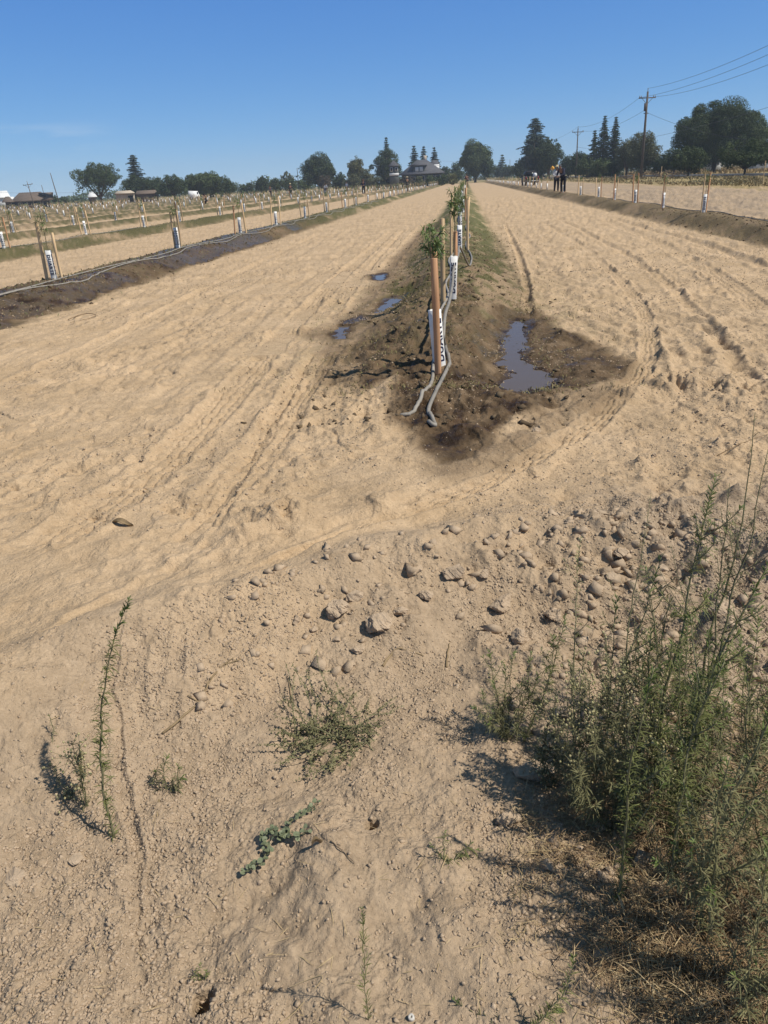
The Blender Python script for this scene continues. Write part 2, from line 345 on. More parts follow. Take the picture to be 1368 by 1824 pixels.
GC = {}
OUTC = np.array([1.04, 1.1, 1.2, 1.35, 1.6, 2, 3, 5, 9])
def gz(x, y):                            # height read back from the finished ground sheet
    ys, Xg, Z = GC['g']; i = int(np.clip(np.searchsorted(ys, y)-1, 0, len(ys)-2)); fy = min(max((y-ys[i])/(ys[i+1]-ys[i]), 0), 1); r_ = []
    for k in (i, i+1): r_.append(float(np.interp(x, Xg[k], Z[k])))
    return r_[0]*(1-fy)+r_[1]*fy
def gp(px, py):                          # ground point under a photograph pixel
    z = 0
    for _ in range(4):
        p = at(px, py, z); z = gz(p[0], p[1])
    return np.array([p[0], p[1], z])

# ------------------------------------------------------------------ materials
def mat(name):
    m = bpy.data.materials.new(name); m.use_nodes = True; return m, m.node_tree, m.node_tree.nodes['Principled BSDF']
def noise(nt, scale, detail=4, rough=.6, coord='Object', vec=None):
    n = nt.nodes.new('ShaderNodeTexNoise'); n.inputs['Scale'].default_value = scale; n.inputs['Detail'].default_value = detail; n.inputs['Roughness'].default_value = rough
    if vec is None:
        tc = nt.nodes.new('ShaderNodeTexCoord'); vec = tc.outputs[coord]
    nt.links.new(vec, n.inputs['Vector']); return n
def ramp(nt, src, stops):
    r = nt.nodes.new('ShaderNodeValToRGB'); e = r.color_ramp.elements
    while len(e) < len(stops): e.new(.5)
    for q, (p, c) in zip(e, stops): q.position = p; q.color = (*c, 1)
    nt.links.new(src, r.inputs[0]); return r
def mix(nt, fac, a, b, mode='MIX'):
    n = nt.nodes.new('ShaderNodeMix'); n.data_type = 'RGBA'; n.blend_type = mode
    for s, v in ((n.inputs[0], fac), (n.inputs[6], a), (n.inputs[7], b)):
        if isinstance(v, (int, float)): s.default_value = v
        elif isinstance(v, tuple): s.default_value = (*v, 1)
        else: nt.links.new(v, s)
    return n.outputs[2]
def simple(name, c1, c2, scale=3, rough=.7, bump=0, bscale=40, spec=.3, sss=0, trans=0, detail=3):
    m, nt, b = mat(name)
    n = noise(nt, scale, detail)
    r = ramp(nt, n.outputs[0], [(.3, c1), (.7, c2)])
    col = r.outputs[0]
    oi = nt.nodes.new('ShaderNodeObjectInfo')
    hs = nt.nodes.new('ShaderNodeHueSaturation'); mr = nt.nodes.new('ShaderNodeMapRange'); mr.inputs[3].default_value = .85; mr.inputs[4].default_value = 1.15
    nt.links.new(oi.outputs['Random'], mr.inputs[0]); nt.links.new(mr.outputs[0], hs.inputs['Value']); nt.links.new(col, hs.inputs['Color'])
    nt.links.new(hs.outputs[0], b.inputs['Base Color'])
    b.inputs['Roughness'].default_value = rough; b.inputs['Specular IOR Level'].default_value = spec
    if bump:
        bn = noise(nt, bscale, 5); bu = nt.nodes.new('ShaderNodeBump'); bu.inputs['Strength'].default_value = bump; bu.inputs['Distance'].default_value = .01
        nt.links.new(bn.outputs[0], bu.inputs['Height']); nt.links.new(bu.outputs[0], b.inputs['Normal'])
    if trans:
        out = nt.nodes['Material Output']; tr = nt.nodes.new('ShaderNodeBsdfTranslucent'); ms = nt.nodes.new('ShaderNodeMixShader')
        nt.links.new(hs.outputs[0], tr.inputs[0]); ms.inputs[0].default_value = trans
        nt.links.new(b.outputs[0], ms.inputs[1]); nt.links.new(tr.outputs[0], ms.inputs[2]); nt.links.new(ms.outputs[0], out.inputs[0])
    return m

DRY1, DRY2 = (.428, .308, .188), (.575, .422, .270)
def soil_material():
    m, nt, b = mat('soil')
    L = nt.links
    at_ = nt.nodes.new('ShaderNodeAttribute'); at_.attribute_name = 'masks'
    sep = nt.nodes.new('ShaderNodeSeparateColor'); L.new(at_.outputs['Color'], sep.inputs[0])
    tc = nt.nodes.new('ShaderNodeTexCoord'); P = tc.outputs['Object']
    n1 = noise(nt, 1.3, 6, .65, vec=P); n2 = noise(nt, 14, 6, .7, vec=P); n3 = noise(nt, 90, 4, .7, vec=P)
    dry = ramp(nt, n1.outputs[0], [(.3, DRY1), (.7, DRY2)]).outputs[0]
    r2 = ramp(nt, n2.outputs[0], [(.3, (.78, .76, .74)), (.68, (1.1, 1.1, 1.1))]).outputs[0]
    r3 = ramp(nt, n3.outputs[0], [(.3, (.80, .79, .78)), (.7, (1.1, 1.1, 1.1))]).outputs[0]
    dry = mix(nt, .8, dry, r2, 'MULTIPLY')
    tone = ramp(nt, n2.outputs[0], [(.3, (.270, .203, .139)), (.7, (.400, .306, .215))]).outputs[0]
    c = mix(nt, sep.outputs['Blue'], dry, tone)
    c = mix(nt, .75, c, r3, 'MULTIPLY')
    # green film and short sprouts
    gcol = ramp(nt, n3.outputs[0], [(.32, (.072, .076, .028)), (.55, (.110, .115, .045)), (.75, (.19, .165, .085))]).outputs[0]
    c = mix(nt, sep.outputs['Green'], c, gcol)
    n5 = noise(nt, 4.5, 6, .7, vec=P); mud = ramp(nt, n5.outputs[0], [(.36, (.024, .0135, .0065)), (.54, (.052, .030, .0145)), (.72, (.110, .066, .034))]).outputs[0]
    ge = nt.nodes.new('ShaderNodeMath'); ge.operation = 'MULTIPLY'; L.new(sep.outputs['Red'], ge.inputs[0])
    gm = nt.nodes.new('ShaderNodeMath'); gm.operation = 'MULTIPLY_ADD'; L.new(sep.outputs['Green'], gm.inputs[0]); gm.inputs[1].default_value = -.45; gm.inputs[2].default_value = 1.0
    L.new(gm.outputs[0], ge.inputs[1])
    c = mix(nt, ge.outputs[0], c, mud)
    straw = ramp(nt, n1.outputs[0], [(.35, (.20, .165, .075)), (.6, (.36, .27, .13))]).outputs[0]
    at2 = nt.nodes.new('ShaderNodeAttribute'); at2.attribute_name = 'grassy'
    c = mix(nt, at2.outputs['Fac'], c, straw)
    L.new(c, b.inputs['Base Color'])
    # wet soil is glossier
    wm = nt.nodes.new('ShaderNodeMapRange'); wm.inputs[1].default_value = .86; wm.inputs[2].default_value = 1.0; wm.inputs[3].default_value = .95; wm.inputs[4].default_value = .30
    L.new(sep.outputs['Red'], wm.inputs[0]); L.new(wm.outputs[0], b.inputs['Roughness'])
    b.inputs['Specular IOR Level'].default_value = .15
    nb = noise(nt, 55, 8, .75, vec=P); nb2 = noise(nt, 9, 6, .7, vec=P)
    bu = nt.nodes.new('ShaderNodeBump'); bu.inputs['Strength'].default_value = .7; bu.inputs['Distance'].default_value = .006; L.new(nb.outputs[0], bu.inputs['Height'])
    bu2 = nt.nodes.new('ShaderNodeBump'); bu2.inputs['Strength'].default_value = .75; bu2.inputs['Distance'].default_value = .022; L.new(nb2.outputs[0], bu2.inputs['Height']); L.new(bu.outputs[0], bu2.inputs['Normal'])
    nb3 = noise(nt, 24, 5, .62, vec=P); ab = nt.nodes.new('ShaderNodeMath'); ab.operation = 'SUBTRACT'; L.new(nb3.outputs[0], ab.inputs[0]); ab.inputs[1].default_value = .5
    ab2 = nt.nodes.new('ShaderNodeMath'); ab2.operation = 'ABSOLUTE'; L.new(ab.outputs[0], ab2.inputs[0])
    bu4 = nt.nodes.new('ShaderNodeBump'); bu4.invert = True; bu4.inputs['Strength'].default_value = .8; bu4.inputs['Distance'].default_value = .026; s4 = nt.nodes.new('ShaderNodeMath'); s4.operation = 'MULTIPLY_ADD'; L.new(sep.outputs['Blue'], s4.inputs[0]); s4.inputs[1].default_value = -.75; s4.inputs[2].default_value = .85; L.new(s4.outputs[0], bu4.inputs['Strength']); L.new(ab2.outputs[0], bu4.inputs['Height']); L.new(bu2.outputs[0], bu4.inputs['Normal']); bu2 = bu4
    vo = nt.nodes.new('ShaderNodeTexVoronoi'); vo.inputs['Scale'].default_value = 95; L.new(P, vo.inputs['Vector'])
    vo2 = nt.nodes.new('ShaderNodeTexVoronoi'); vo2.inputs['Scale'].default_value = 42; L.new(P, vo2.inputs['Vector'])
    ad = nt.nodes.new('ShaderNodeMath'); ad.operation = 'MULTIPLY_ADD'; L.new(vo2.outputs[0], ad.inputs[0]); ad.inputs[1].default_value = 1.6; L.new(vo.outputs[0], ad.inputs[2])
    bu3 = nt.nodes.new('ShaderNodeBump'); bu3.invert = True; bu3.inputs['Distance'].default_value = .006; L.new(ad.outputs[0], bu3.inputs['Height']); L.new(bu2.outputs[0], bu3.inputs['Normal'])
    st = nt.nodes.new('ShaderNodeMath'); st.operation = 'MULTIPLY_ADD'; L.new(sep.outputs['Blue'], st.inputs[0]); st.inputs[1].default_value = .8; st.inputs[2].default_value = .10; pm = ramp(nt, noise(nt, 2.6, 4, .6, vec=P).outputs[0], [(.42, (.15, .15, .15)), (.58, (1, 1, 1))]); pq = nt.nodes.new('ShaderNodeMath'); pq.operation = 'MULTIPLY'; L.new(st.outputs[0], pq.inputs[0]); L.new(pm.outputs[0], pq.inputs[1]); L.new(pq.outputs[0], bu3.inputs['Strength'])
    L.new(bu3.outputs[0], b.inputs['Normal'])
    return m
SOIL = soil_material()
def clod_material():
    m, nt, b = mat('dry_clod')
    n2 = noise(nt, 30, 6, .7); r = ramp(nt, n2.outputs[0], [(.3, (.33, .248, .168)), (.7, (.48, .365, .255))])
    nt.links.new(r.outputs[0], b.inputs['Base Color']); b.inputs['Roughness'].default_value = .95; b.inputs['Specular IOR Level'].default_value = .2
    nb = noise(nt, 120, 6, .7); bu = nt.nodes.new('ShaderNodeBump'); bu.inputs['Strength'].default_value = .8; bu.inputs['Distance'].default_value = .003
    nt.links.new(nb.outputs[0], bu.inputs['Height']); nt.links.new(bu.outputs[0], b.inputs['Normal']); return m
CLOD = clod_material()
def water_material():
    m, nt, b = mat('muddy_water')
    b.inputs['Base Color'].default_value = (.115, .090, .066, 1); b.inputs['Roughness'].default_value = .045; b.inputs['IOR'].default_value = 1.26; b.inputs['Specular IOR Level'].default_value = .16
    nb = noise(nt, 9, 3); bu = nt.nodes.new('ShaderNodeBump'); bu.inputs['Strength'].default_value = .12; bu.inputs['Distance'].default_value = .01
    nt.links.new(nb.outputs[0], bu.inputs['Height']); nt.links.new(bu.outputs[0], b.inputs['Normal']); return m
WATER = water_material()
def wood_material(name, c1, c2):
    m, nt, b = mat(name)
    tc = nt.nodes.new('ShaderNodeTexCoord'); mp = nt.nodes.new('ShaderNodeMapping'); mp.inputs['Scale'].default_value = (60, 60, 3)
    nt.links.new(tc.outputs['Object'], mp.inputs[0]); n = noise(nt, 1, 5, .6, vec=mp.outputs[0])
    r = ramp(nt, n.outputs[0], [(.3, c1), (.7, c2)])
    oi = nt.nodes.new('ShaderNodeObjectInfo'); hs = nt.nodes.new('ShaderNodeHueSaturation'); mr = nt.nodes.new('ShaderNodeMapRange'); mr.inputs[3].default_value = .75; mr.inputs[4].default_value = 1.2
    nt.links.new(oi.outputs['Random'], mr.inputs[0]); nt.links.new(mr.outputs[0], hs.inputs['Value']); nt.links.new(r.outputs[0], hs.inputs['Color'])
    nt.links.new(hs.outputs[0], b.inputs['Base Color']); b.inputs['Roughness'].default_value = .75
    bu = nt.nodes.new('ShaderNodeBump'); bu.inputs['Strength'].default_value = .4; bu.inputs['Distance'].default_value = .002
    nt.links.new(n.outputs[0], bu.inputs['Height']); nt.links.new(bu.outputs[0], b.inputs['Normal']); return m
WOOD_P = wood_material('pale_pine', (.52, .355, .19), (.68, .49, .29))
WOOD_O = wood_material('red_brown_lumber', (.42, .215, .105), (.58, .33, .18))
GUARD = simple('white_card', (.70, .69, .66), (.82, .81, .79), 8, .6, .1, 30)
INK = simple('dark_navy_ink', (.010, .013, .045), (.018, .022, .07), 8, .5)
BARK = simple('bark', (.085, .060, .042), (.15, .115, .085), 30, .9, .6, 60)
SAPBARK = simple('sapling_bark', (.13, .11, .06), (.20, .17, .10), 60, .8, .3, 90)
LEAF = simple('sapling_leaf', (.105, .155, .045), (.21, .28, .105), 25, .45, 0, spec=.4, trans=.25)
HOSE = simple('grey_hose', (.21, .19, .16), (.33, .30, .26), 14, .6, .3, 60)
W_GREEN = simple('weed_green', (.095, .108, .030), (.190, .200, .066), 30, .6, trans=.2)
W_TIP = simple('weed_tip_green', (.10, .14, .035), (.17, .215, .065), 30, .55, trans=.25)
W_GREY = simple('weed_grey_green', (.100, .098, .042), (.215, .200, .095), 30, .7, trans=.15)
W_DRY = simple('weed_dry', (.19, .135, .075), (.33, .24, .135), 20, .8, trans=.1)
W_STEM = simple('weed_stem', (.13, .13, .065), (.21, .19, .105), 30, .7)
W_HEAD = simple('weed_seed_head', (.27, .25, .11), (.42, .36, .20), 40, .8)
STRAW = simple('straw', (.34, .245, .125), (.60, .46, .26), 12, .8, trans=.1)
STRAW2 = simple('brown_straw', (.21, .135, .070), (.38, .26, .145), 12, .85, trans=.1)
ROUNDLEAF = simple('round_leaf', (.15, .175, .095), (.24, .265, .155), 30, .55, trans=.15)

# ------------------------------------------------------------------ mesh building
class MB:
    def __init__(s): s.v = []; s.q = []; s.t = []; s.n = 0; s.qm = []; s.tm = []
    def add(s, v, q=None, t=None, m=0):
        v = np.asarray(v, float).reshape(-1, 3)
        if q is not None and len(q): q = np.asarray(q, int).reshape(-1, 4)+s.n; s.q.append(q); s.qm.append(np.full(len(q), m))
        if t is not None and len(t): t = np.asarray(t, int).reshape(-1, 3)+s.n; s.t.append(t); s.tm.append(np.full(len(t), m))
        s.v.append(v); s.n += len(v); return s
    def box(s, c, size, rot=None, m=0, taper=1.0):
        hx, hy, hz = np.array(size)/2
        v = np.array([[x*(taper if z > 0 else 1), y*(taper if z > 0 else 1), z] for z in (-hz, hz) for (x, y) in ((-hx, -hy), (hx, -hy), (hx, hy), (-hx, hy))])
        if rot is not None: v = v@np.array(Euler(rot).to_matrix()).T
        return s.add(v+np.array(c), [(3, 2, 1, 0), (4, 5, 6, 7), (0, 1, 5, 4), (1, 2, 6, 5), (2, 3, 7, 6), (3, 0, 4, 7)], m=m)
    def tube(s, pts, rad, n=6, m=0, cap=True):
        pts = np.asarray(pts, float); rad = np.broadcast_to(rad, len(pts)).astype(float)
        T = np.gradient(pts, axis=0); T /= np.linalg.norm(T, axis=1)[:, None]+1e-12
        a = np.array([0, 0, 1.]) if abs(T[0][2]) < .9 else np.array([1., 0, 0])
        V = []; ang = np.arange(n)*2*np.pi/n
        u = np.cross(T[0], a); u /= np.linalg.norm(u)
        for p, t, r in zip(pts, T, rad):
            u = u-t*(u@t); u /= np.linalg.norm(u)+1e-12; w_ = np.cross(t, u)
            V.append(p+r*(np.cos(ang)[:, None]*u+np.sin(ang)[:, None]*w_))
        V = np.concatenate(V); q = []
        for i in range(len(pts)-1):
            for j in range(n): q.append((i*n+j, i*n+(j+1) % n, (i+1)*n+(j+1) % n, (i+1)*n+j))
        t = []
        if cap:
            for j in range(1, n-1): t += [(0, j+1, j), ((len(pts)-1)*n, (len(pts)-1)*n+j, (len(pts)-1)*n+j+1)]
        return s.add(V, q, t, m)
    def build(s, name, mats, parent=None, smooth=False, link=True):
        me = bpy.data.meshes.new(name)
        V = np.concatenate(s.v) if s.v else np.zeros((0, 3))
        Q = np.concatenate(s.q) if s.q else np.zeros((0, 4), int); T = np.concatenate(s.t) if s.t else np.zeros((0, 3), int)
        me.vertices.add(len(V)); me.vertices.foreach_set('co', V.astype(np.float32).ravel())
        me.loops.add(Q.size+T.size); me.loops.foreach_set('vertex_index', np.concatenate([Q.ravel(), T.ravel()]).astype(np.int32))
        me.polygons.add(len(Q)+len(T))
        st = np.concatenate([np.arange(len(Q))*4, Q.size+np.arange(len(T))*3]).astype(np.int32)
        me.polygons.foreach_set('loop_start', st)
        mi = np.concatenate([np.concatenate(s.qm) if s.qm else np.zeros(0, int), np.concatenate(s.tm) if s.tm else np.zeros(0, int)]).astype(np.int32)
        me.polygons.foreach_set('material_index', mi)
        if smooth: me.polygons.foreach_set('use_smooth', np.ones(len(mi), bool))
        me.update(calc_edges=True); me.validate()
        for m_ in (mats if isinstance(mats, (list, tuple)) else [mats]): me.materials.append(m_)
        o = bpy.data.objects.new(name, me)
        if link: COL.objects.link(o)
        if parent: o.parent = parent
        return o
def tag(o, label=None, cat=None, group=None, kind=None):
    if label: o['label'] = label
    if cat: o['category'] = cat
    if group: o['group'] = group
    if kind: o['kind'] = kind
    return o
def thing(name, label, cat, loc=(0, 0, 0), rz=0, group=None):
    o = bpy.data.objects.new(name, None); COL.objects.link(o); o.location = tuple(float(v) for v in loc); o.rotation_euler = (0, 0, rz); o.empty_display_size = .1
    return tag(o, label, cat, group)
def copy_tree(o, parent=None):
    c = o.copy(); COL.objects.link(c); c.parent = parent
    for ch in list(o.children): copy_tree(ch, c)
    return c

# ------------------------------------------------------------------ ground sheet
def build_ground():
    ys = [.50]
    while ys[-1] < 2600:
        y = ys[-1]; D = cp*y+sp*EYE; st = max(.0030, (.92 if y < 3.3 or y > 13 else .52)*D*D/1181)
        if y > 24: st = min(st, max(1.2, y*.02))
        ys.append(y+st)
    ys = np.array([-60, -20, -6, -2, -.8, -.2, .2]+ys)
    n_in = 1000
    u = np.linspace(-1, 1, n_in)
    out = np.array([1.04, 1.1, 1.2, 1.35, 1.6, 2, 3, 5, 9])
    U = np.concatenate([-out[::-1], u, out])
    yy = np.maximum(ys, .5)
    wd = .60*yy+.62; cx = -.095*yy+.0
    Xg = cx[:, None]+U[None, :]*wd[:, None]
    Xg[:, :len(out)] -= (out[::-1]-1)[None, :]*12; Xg[:, -len(out):] += (out-1)[None, :]*12
    Yg = np.broadcast_to(ys[:, None], Xg.shape)
    ny, nx = Xg.shape
    z, wet, green, tone, grassy = terrain(Xg, Yg, True)
    V = np.stack([Xg.ravel(), Yg.ravel(), z.ravel()], 1); GC['g'] = (ys, Xg, z)
    idx = np.arange(ny*nx).reshape(ny, nx)
    q = np.stack([idx[:-1, :-1], idx[:-1, 1:], idx[1:, 1:], idx[1:, :-1]], -1).reshape(-1, 4)
    mb = MB(); mb.add(V, q); g = mb.build('ground', SOIL, smooth=True)
    a = g.data.color_attributes.new('masks', 'FLOAT_COLOR', 'POINT')
    c = np.stack([wet, green, tone, np.ones_like(wet)], 1).astype(np.float32); a.data.foreach_set('color', c.ravel())
    b = g.data.attributes.new('grassy', 'FLOAT', 'POINT'); b.data.foreach_set('value', grassy.astype(np.float32))
    tag(g, kind='structure')
build_ground()
for i, (poly, wl) in enumerate(PUDDLES):
    p = np.array(poly); c = p.mean(0); mb = MB()
    # water surface, a little larger than the hollow that holds it
    x0, y0 = p.min(0)-.05; x1, y1 = p.max(0)+.05
    mb.add([(x0, y0, wl), (x1, y0, wl), (x1, y1, wl), (x0, y1, wl)], [(0, 1, 2, 3)])
    tag(mb.build('puddle_water', WATER), kind='structure')

# ------------------------------------------------------------------ loose soil
ICO = None
def ico():
    global ICO
    if ICO is None:
        p = (1+5**.5)/2
        v = np.array([(-1,p,0),(1,p,0),(-1,-p,0),(1,-p,0),(0,-1,p),(0,1,p),(0,-1,-p),(0,1,-p),(p,0,-1),(p,0,1),(-p,0,-1),(-p,0,1)], float)
        v /= np.linalg.norm(v[0])
        f = np.array([(0,11,5),(0,5,1),(0,1,7),(0,7,10),(0,10,11),(1,5,9),(5,11,4),(11,10,2),(10,7,6),(7,1,8),(3,9,4),(3,4,2),(3,2,6),(3,6,8),(3,8,9),(4,9,5),(2,4,11),(6,2,10),(8,6,7),(9,8,1)])
        ICO = (v, f)
    return ICO
def scatter_crumbs(name, n, fx, size, seed, m_=None):
    g = np.random.default_rng(seed); pts = fx(g, n)
    z = terrain(pts[:, 0], pts[:, 1]); n = len(pts)
    v = np.array([(x, y_, q) for q in (-1, 1) for x, y_ in ((-1, -1), (1, -1), (1, 1), (-1, 1))], float)*.68
    f = np.array([(3,2,1),(3,1,0),(4,5,6),(4,6,7),(0,1,5),(0,5,4),(1,2,6),(1,6,5),(2,3,7),(2,7,6),(3,0,4),(3,4,7)]); s = size(g, n, pts)
    A = g.normal(size=(n, 3, 3)); Qm = np.linalg.qr(A)[0]
    sc = g.uniform(.45, 1.2, (n, 1, 3))
    V = (v[None]*sc*g.uniform(.45, 1.35, (n, 8, 1)))@Qm*s[:, None, None]
    for _c in range(2):
        pd = g.normal(size=(n, 1, 3)); pd /= np.linalg.norm(pd, axis=2)[:, :, None]; tt = np.maximum((V*pd).sum(2)-s[:, None]*g.uniform(.35, .75, (n, 1)), 0); V -= tt[:, :, None]*pd
    V[:, :, 2] *= .8
    V += np.stack([pts[:, 0], pts[:, 1], z+s*.02], 1)[:, None, :]
    F = f[None]+(np.arange(n)*8)[:, None, None]
    mb = MB(); mb.add(V.reshape(-1, 3), None, F.reshape(-1, 3))
    return tag(mb.build(name, m_ or CLOD), kind='stuff')
def crest_side(p):
    cd, cs, S, L = polydist(p[:, 0], p[:, 1], CREST); return np.where(cs > 0, 1, -1)*cd
def near_pts(g, n):
    y = .6+2.9*g.random(n*3)**.9; x = (g.random(n*3)*2-1)*(.62*y+.55)-.09*y
    p = np.stack([x, y], 1); sg = crest_side(p)
    dn = sst(-.3, .4, fbm(x*1.6, y*1.6, 81, 3))
    w_ = (1-sst(-.3, .12, sg))*(.22+.78*dn)+np.exp(-((sg+.05)/.16)**2)*.6*dn
    w_ = np.maximum(w_, sst(.05, .6, x)*(1-sst(3.1, 3.5, y)))
    return p[g.random(n*3) < w_][:n]
scatter_crumbs('soil_crumbs', 115000, near_pts, lambda g, n, p: .0016+.0068*g.random(n)**4+.002*np.maximum(p[:, 0], 0)*g.random(n)**4, 11)
def gravel_pts(g, n):
    y = .7+2.2*g.random(n*4)**.9; x = (g.random(n*4)*2-1)*(.62*y+.55)-.09*y
    p = np.stack([x, y], 1); w_ = sst(.0, .35, fbm(x*1.6, y*1.6, 81, 3))*(1-sst(-.35, -.05, crest_side(p)))
    return p[g.random(n*4) < w_][:n]
scatter_crumbs('soil_gravel', 24000, gravel_pts, lambda g, n, p: .0024+.0062*g.random(n)**2.5, 17)
def loose_pts(g, n):
    y = 1.3+2.3*g.random(n*3); x = -.9+3.6*g.random(n*3)
    p = np.stack([x, y], 1); sg = crest_side(p)
    w_ = np.exp(-((sg+.22)/.22)**2)*.35+sst(.05, .5, x)*(1-sst(.0, .2, sg))*.9
    return p[g.random(n*3) < w_][:n]
scatter_crumbs('soil_rubble', 8500, loose_pts, lambda g, n, p: .004+.034*g.random(n)**6, 12)
def road_pts(g, n):
    y = 3.0+12*g.random(n*3)**1.5; x = (g.random(n*3)*2-1)*(.6*y+.5)-.09*y
    p = np.stack([x, y], 1); w_ = sst(-.1, .5, fbm(x*.9, y*.6, 43, 3))*.9+.08
    return p[g.random(n*3) < w_][:n]
scatter_crumbs('road_crumbs', 26000, road_pts, lambda g, n, p: .002+.009*g.random(n)**5+.0005*p[:, 1], 13)
def berm_pts(g, n):
    y = 4.6+16*g.random(n*3)**1.4; r_ = g.integers(0, 3, n*3); x = np.where(r_ == 0, X0, np.where(r_ == 1, X0-SP, X0+SP))+g.normal(0, .55, n*3)
    y = np.where(r_ == 0, y, y+6)
    return np.stack([x, y], 1)[:n]
DAMPC = simple('damp_clod', (.055, .036, .020), (.16, .115, .068), 3, .9)
scatter_crumbs('berm_crumbs', 9000, berm_pts, lambda g, n, p: .005+.034*g.random(n)**5, 14, DAMPC)

def clod(px, py, wpx, label, flat=.7, elong=1.0, rot=0, group=None, seed=0):
    p = gp(px, py); D = np.dot(p-EYEP, FW); r = wpx/FOC*D/2
    g = np.random.default_rng(seed+int(px*7+py))
    import bmesh
    bm = bmesh.new(); bmesh.ops.create_icosphere(bm, subdivisions=5, radius=1)
    off = g.random(3)*50; dirs = g.normal(size=(12, 3)); dirs /= np.linalg.norm(dirs, axis=1)[:, None]; cut = g.uniform(.5, .85, 12)
    c = np.array([v.co[:] for v in bm.verts])
    for d_, k_ in zip(dirs, cut):
        t = c@d_; c = c-np.maximum(t-k_, 0)[:, None]*d_*.97
    c *= (1+.17*fbm(c[:, 0]*1.6+off[0]+c[:, 2], c[:, 1]*1.6+off[1]-c[:, 2], 3, 4))[:, None]
    c *= (1+.06*fbm(c[:, 0]*7+c[:, 2]*5, c[:, 1]*7-c[:, 2]*4+off[2], 5, 3))[:, None]
    c *= np.array([r*elong**.5, r/elong**.5, r*flat])
    a = rot; Rm = np.array([[math.cos(a), -math.sin(a), 0], [math.sin(a), math.cos(a), 0], [0, 0, 1]])
    c = c@Rm.T
    for v, q in zip(bm.verts, c): v.co = q
    me = bpy.data.meshes.new('soil_clod'); bm.to_mesh(me); bm.free(); me.materials.append(CLOD)
    o = bpy.data.objects.new('soil_clod', me); COL.objects.link(o); o.location = (p[0], p[1], p[2]+r*flat*.35)
    return tag(o, label, 'clod', group)
CG = 'larger earth clods on the bank'
clod(812,1016,44,'biggest angular earth clod on the upper bank edge, right of the bank middle',.8,1.1,.4,CG)
clod(600,1042,46,'long upright earth clod leaning over a dark hollow on the bank edge',.8,1.3,1.2,CG)
clod(626,1030,34,'rounded earth clod touching the right side of the long leaning clod',.6,1.4,.1,CG)
clod(672,1122,50,'broad flat-topped earth clod standing out of the sunlit bank face, dark below',.75,1.1,.2,CG)
clod(712,1092,36,'pointed clod embedded just above and right of the broad flat-topped clod',.6,1.3,1.9,CG)
clod(760,1066,28,'squat clod on the bank face below the angular clod',.7,1.1,.7,CG)
clod(529,1106,22,'smooth egg-shaped clod alone at the left of the bank face',.9,1.3,1.5,CG)
clod(558,1125,18,'small round clod just right of the egg-shaped clod',.8,1.1,0,CG)
clod(601,1142,14,'small round clod below and right of the pair of round clods',.8,1.1,0,CG)
clod(636,1160,28,'low buried clod directly below the broad flat-topped clod',.45,1.2,.5,CG)
clod(625,1186,18,'small pale clod lowest on the bank face above the sprawling weed',.6,1.1,.5,CG)
clod(863,1000,20,'clod just right of the biggest angular clod on the bank edge',.8,1.2,.4,CG)
clod(745,990,16,'small clod on the bank edge left of the biggest angular clod',.7,1.2,.2,CG)
clod(895,1085,44,'shaded lumpy clod among rubble at the top of the loose bank',.7,1.2,.8,CG)
clod(925,1140,40,'round clod at the left foot of the loose rubble bank',.7,1.1,1.4,CG)
clod(985,1100,34,'dusty clod in the middle of the loose rubble bank',.7,1.3,2,CG)
clod(1105,1005,30,'grey angular clod at the far top of the rubble by the sparse seedling',.7,1.2,.3,CG)
clod(1090,1035,30,'flat clod just below the grey angular clod in the rubble',.5,1.4,.6,CG)
clod(1180,990,30,'clod behind the tall weeds at the top right of the rubble',.6,1.2,.3,CG)
clod(1285,1090,44,'big dusty clod half hidden behind the tall weeds at right',.7,1.2,1,CG)
clod(955,1382,72,'large shadowed clod at the left foot of the weed thicket',.6,1.2,.2,CG)
clod(905,1462,44,'weathered clod standing alone in front of the weed thicket',.65,1.2,.7,CG)
clod(1075,1475,30,'clod in the straw left of the foremost tall weed',.8,1.1,1.3,CG)
clod(1140,1540,44,'rough clod on the straw right of the foremost tall weed stem',.7,1.2,.7,CG)
clod(1175,1590,36,'dark clod below the rough clod beside the foremost weed',.7,1.1,.7,CG)
clod(1075,1700,40,'low broken clod in the shade below the foremost weed',.6,1.3,2.7,CG)
clod(1195,1725,34,'small upright clod in the dry grass near the bottom right',.8,1.1,2.7,CG)
clod(1310,1570,50,'clod sunk in dry grass at the right edge',.6,1.1,2.7,CG)
clod(28,1562,46,'flat pale clod at the left edge of the foreground',.35,1.2,2.7,CG)
clod(132,1533,34,'flat pale clod beside the shadow of the tall thin weed',.35,1.1,.7,CG)
clod(955,770,16,'small dark clod on the track below the large puddle',.8,1.2,.3,CG)
clod(1166,812,10,'tiny lone clod on the smooth earth at the right of the headland',.8,1.2,.3,CG)

# ------------------------------------------------------------------ saplings, sleeves, stakes
def stake_mesh(h, w_=.042, t_=.022, m_=None, name='wooden_stake'):
    mb = MB(); a, b = w_/2, t_/2; g = np.random.default_rng(int(h*1000)+int(w_*10000))
    zs = np.array([-.25, 0, h*.33, h*.66, h-.004, h]); V = []
    for i, z_ in enumerate(zs):
        k = .93 if i == len(zs)-1 else 1; ox, oy = g.normal(0, .0015, 2)
        V += [(-a*k+ox, -b*k+oy, z_), (a*k+ox, -b*k+oy, z_), (a*k+ox, b*k+oy, z_), (-a*k+ox, b*k+oy, z_)]
    q = []
    for i in range(len(zs)-1):
        for j in range(4): q.append((i*4+j, i*4+(j+1) % 4, (i+1)*4+(j+1) % 4, (i+1)*4+j))
    e = (len(zs)-1)*4; q.append((e, e+1, e+2, e+3))
    mb.add(V, q); o = mb.build(name, m_, link=False); return o
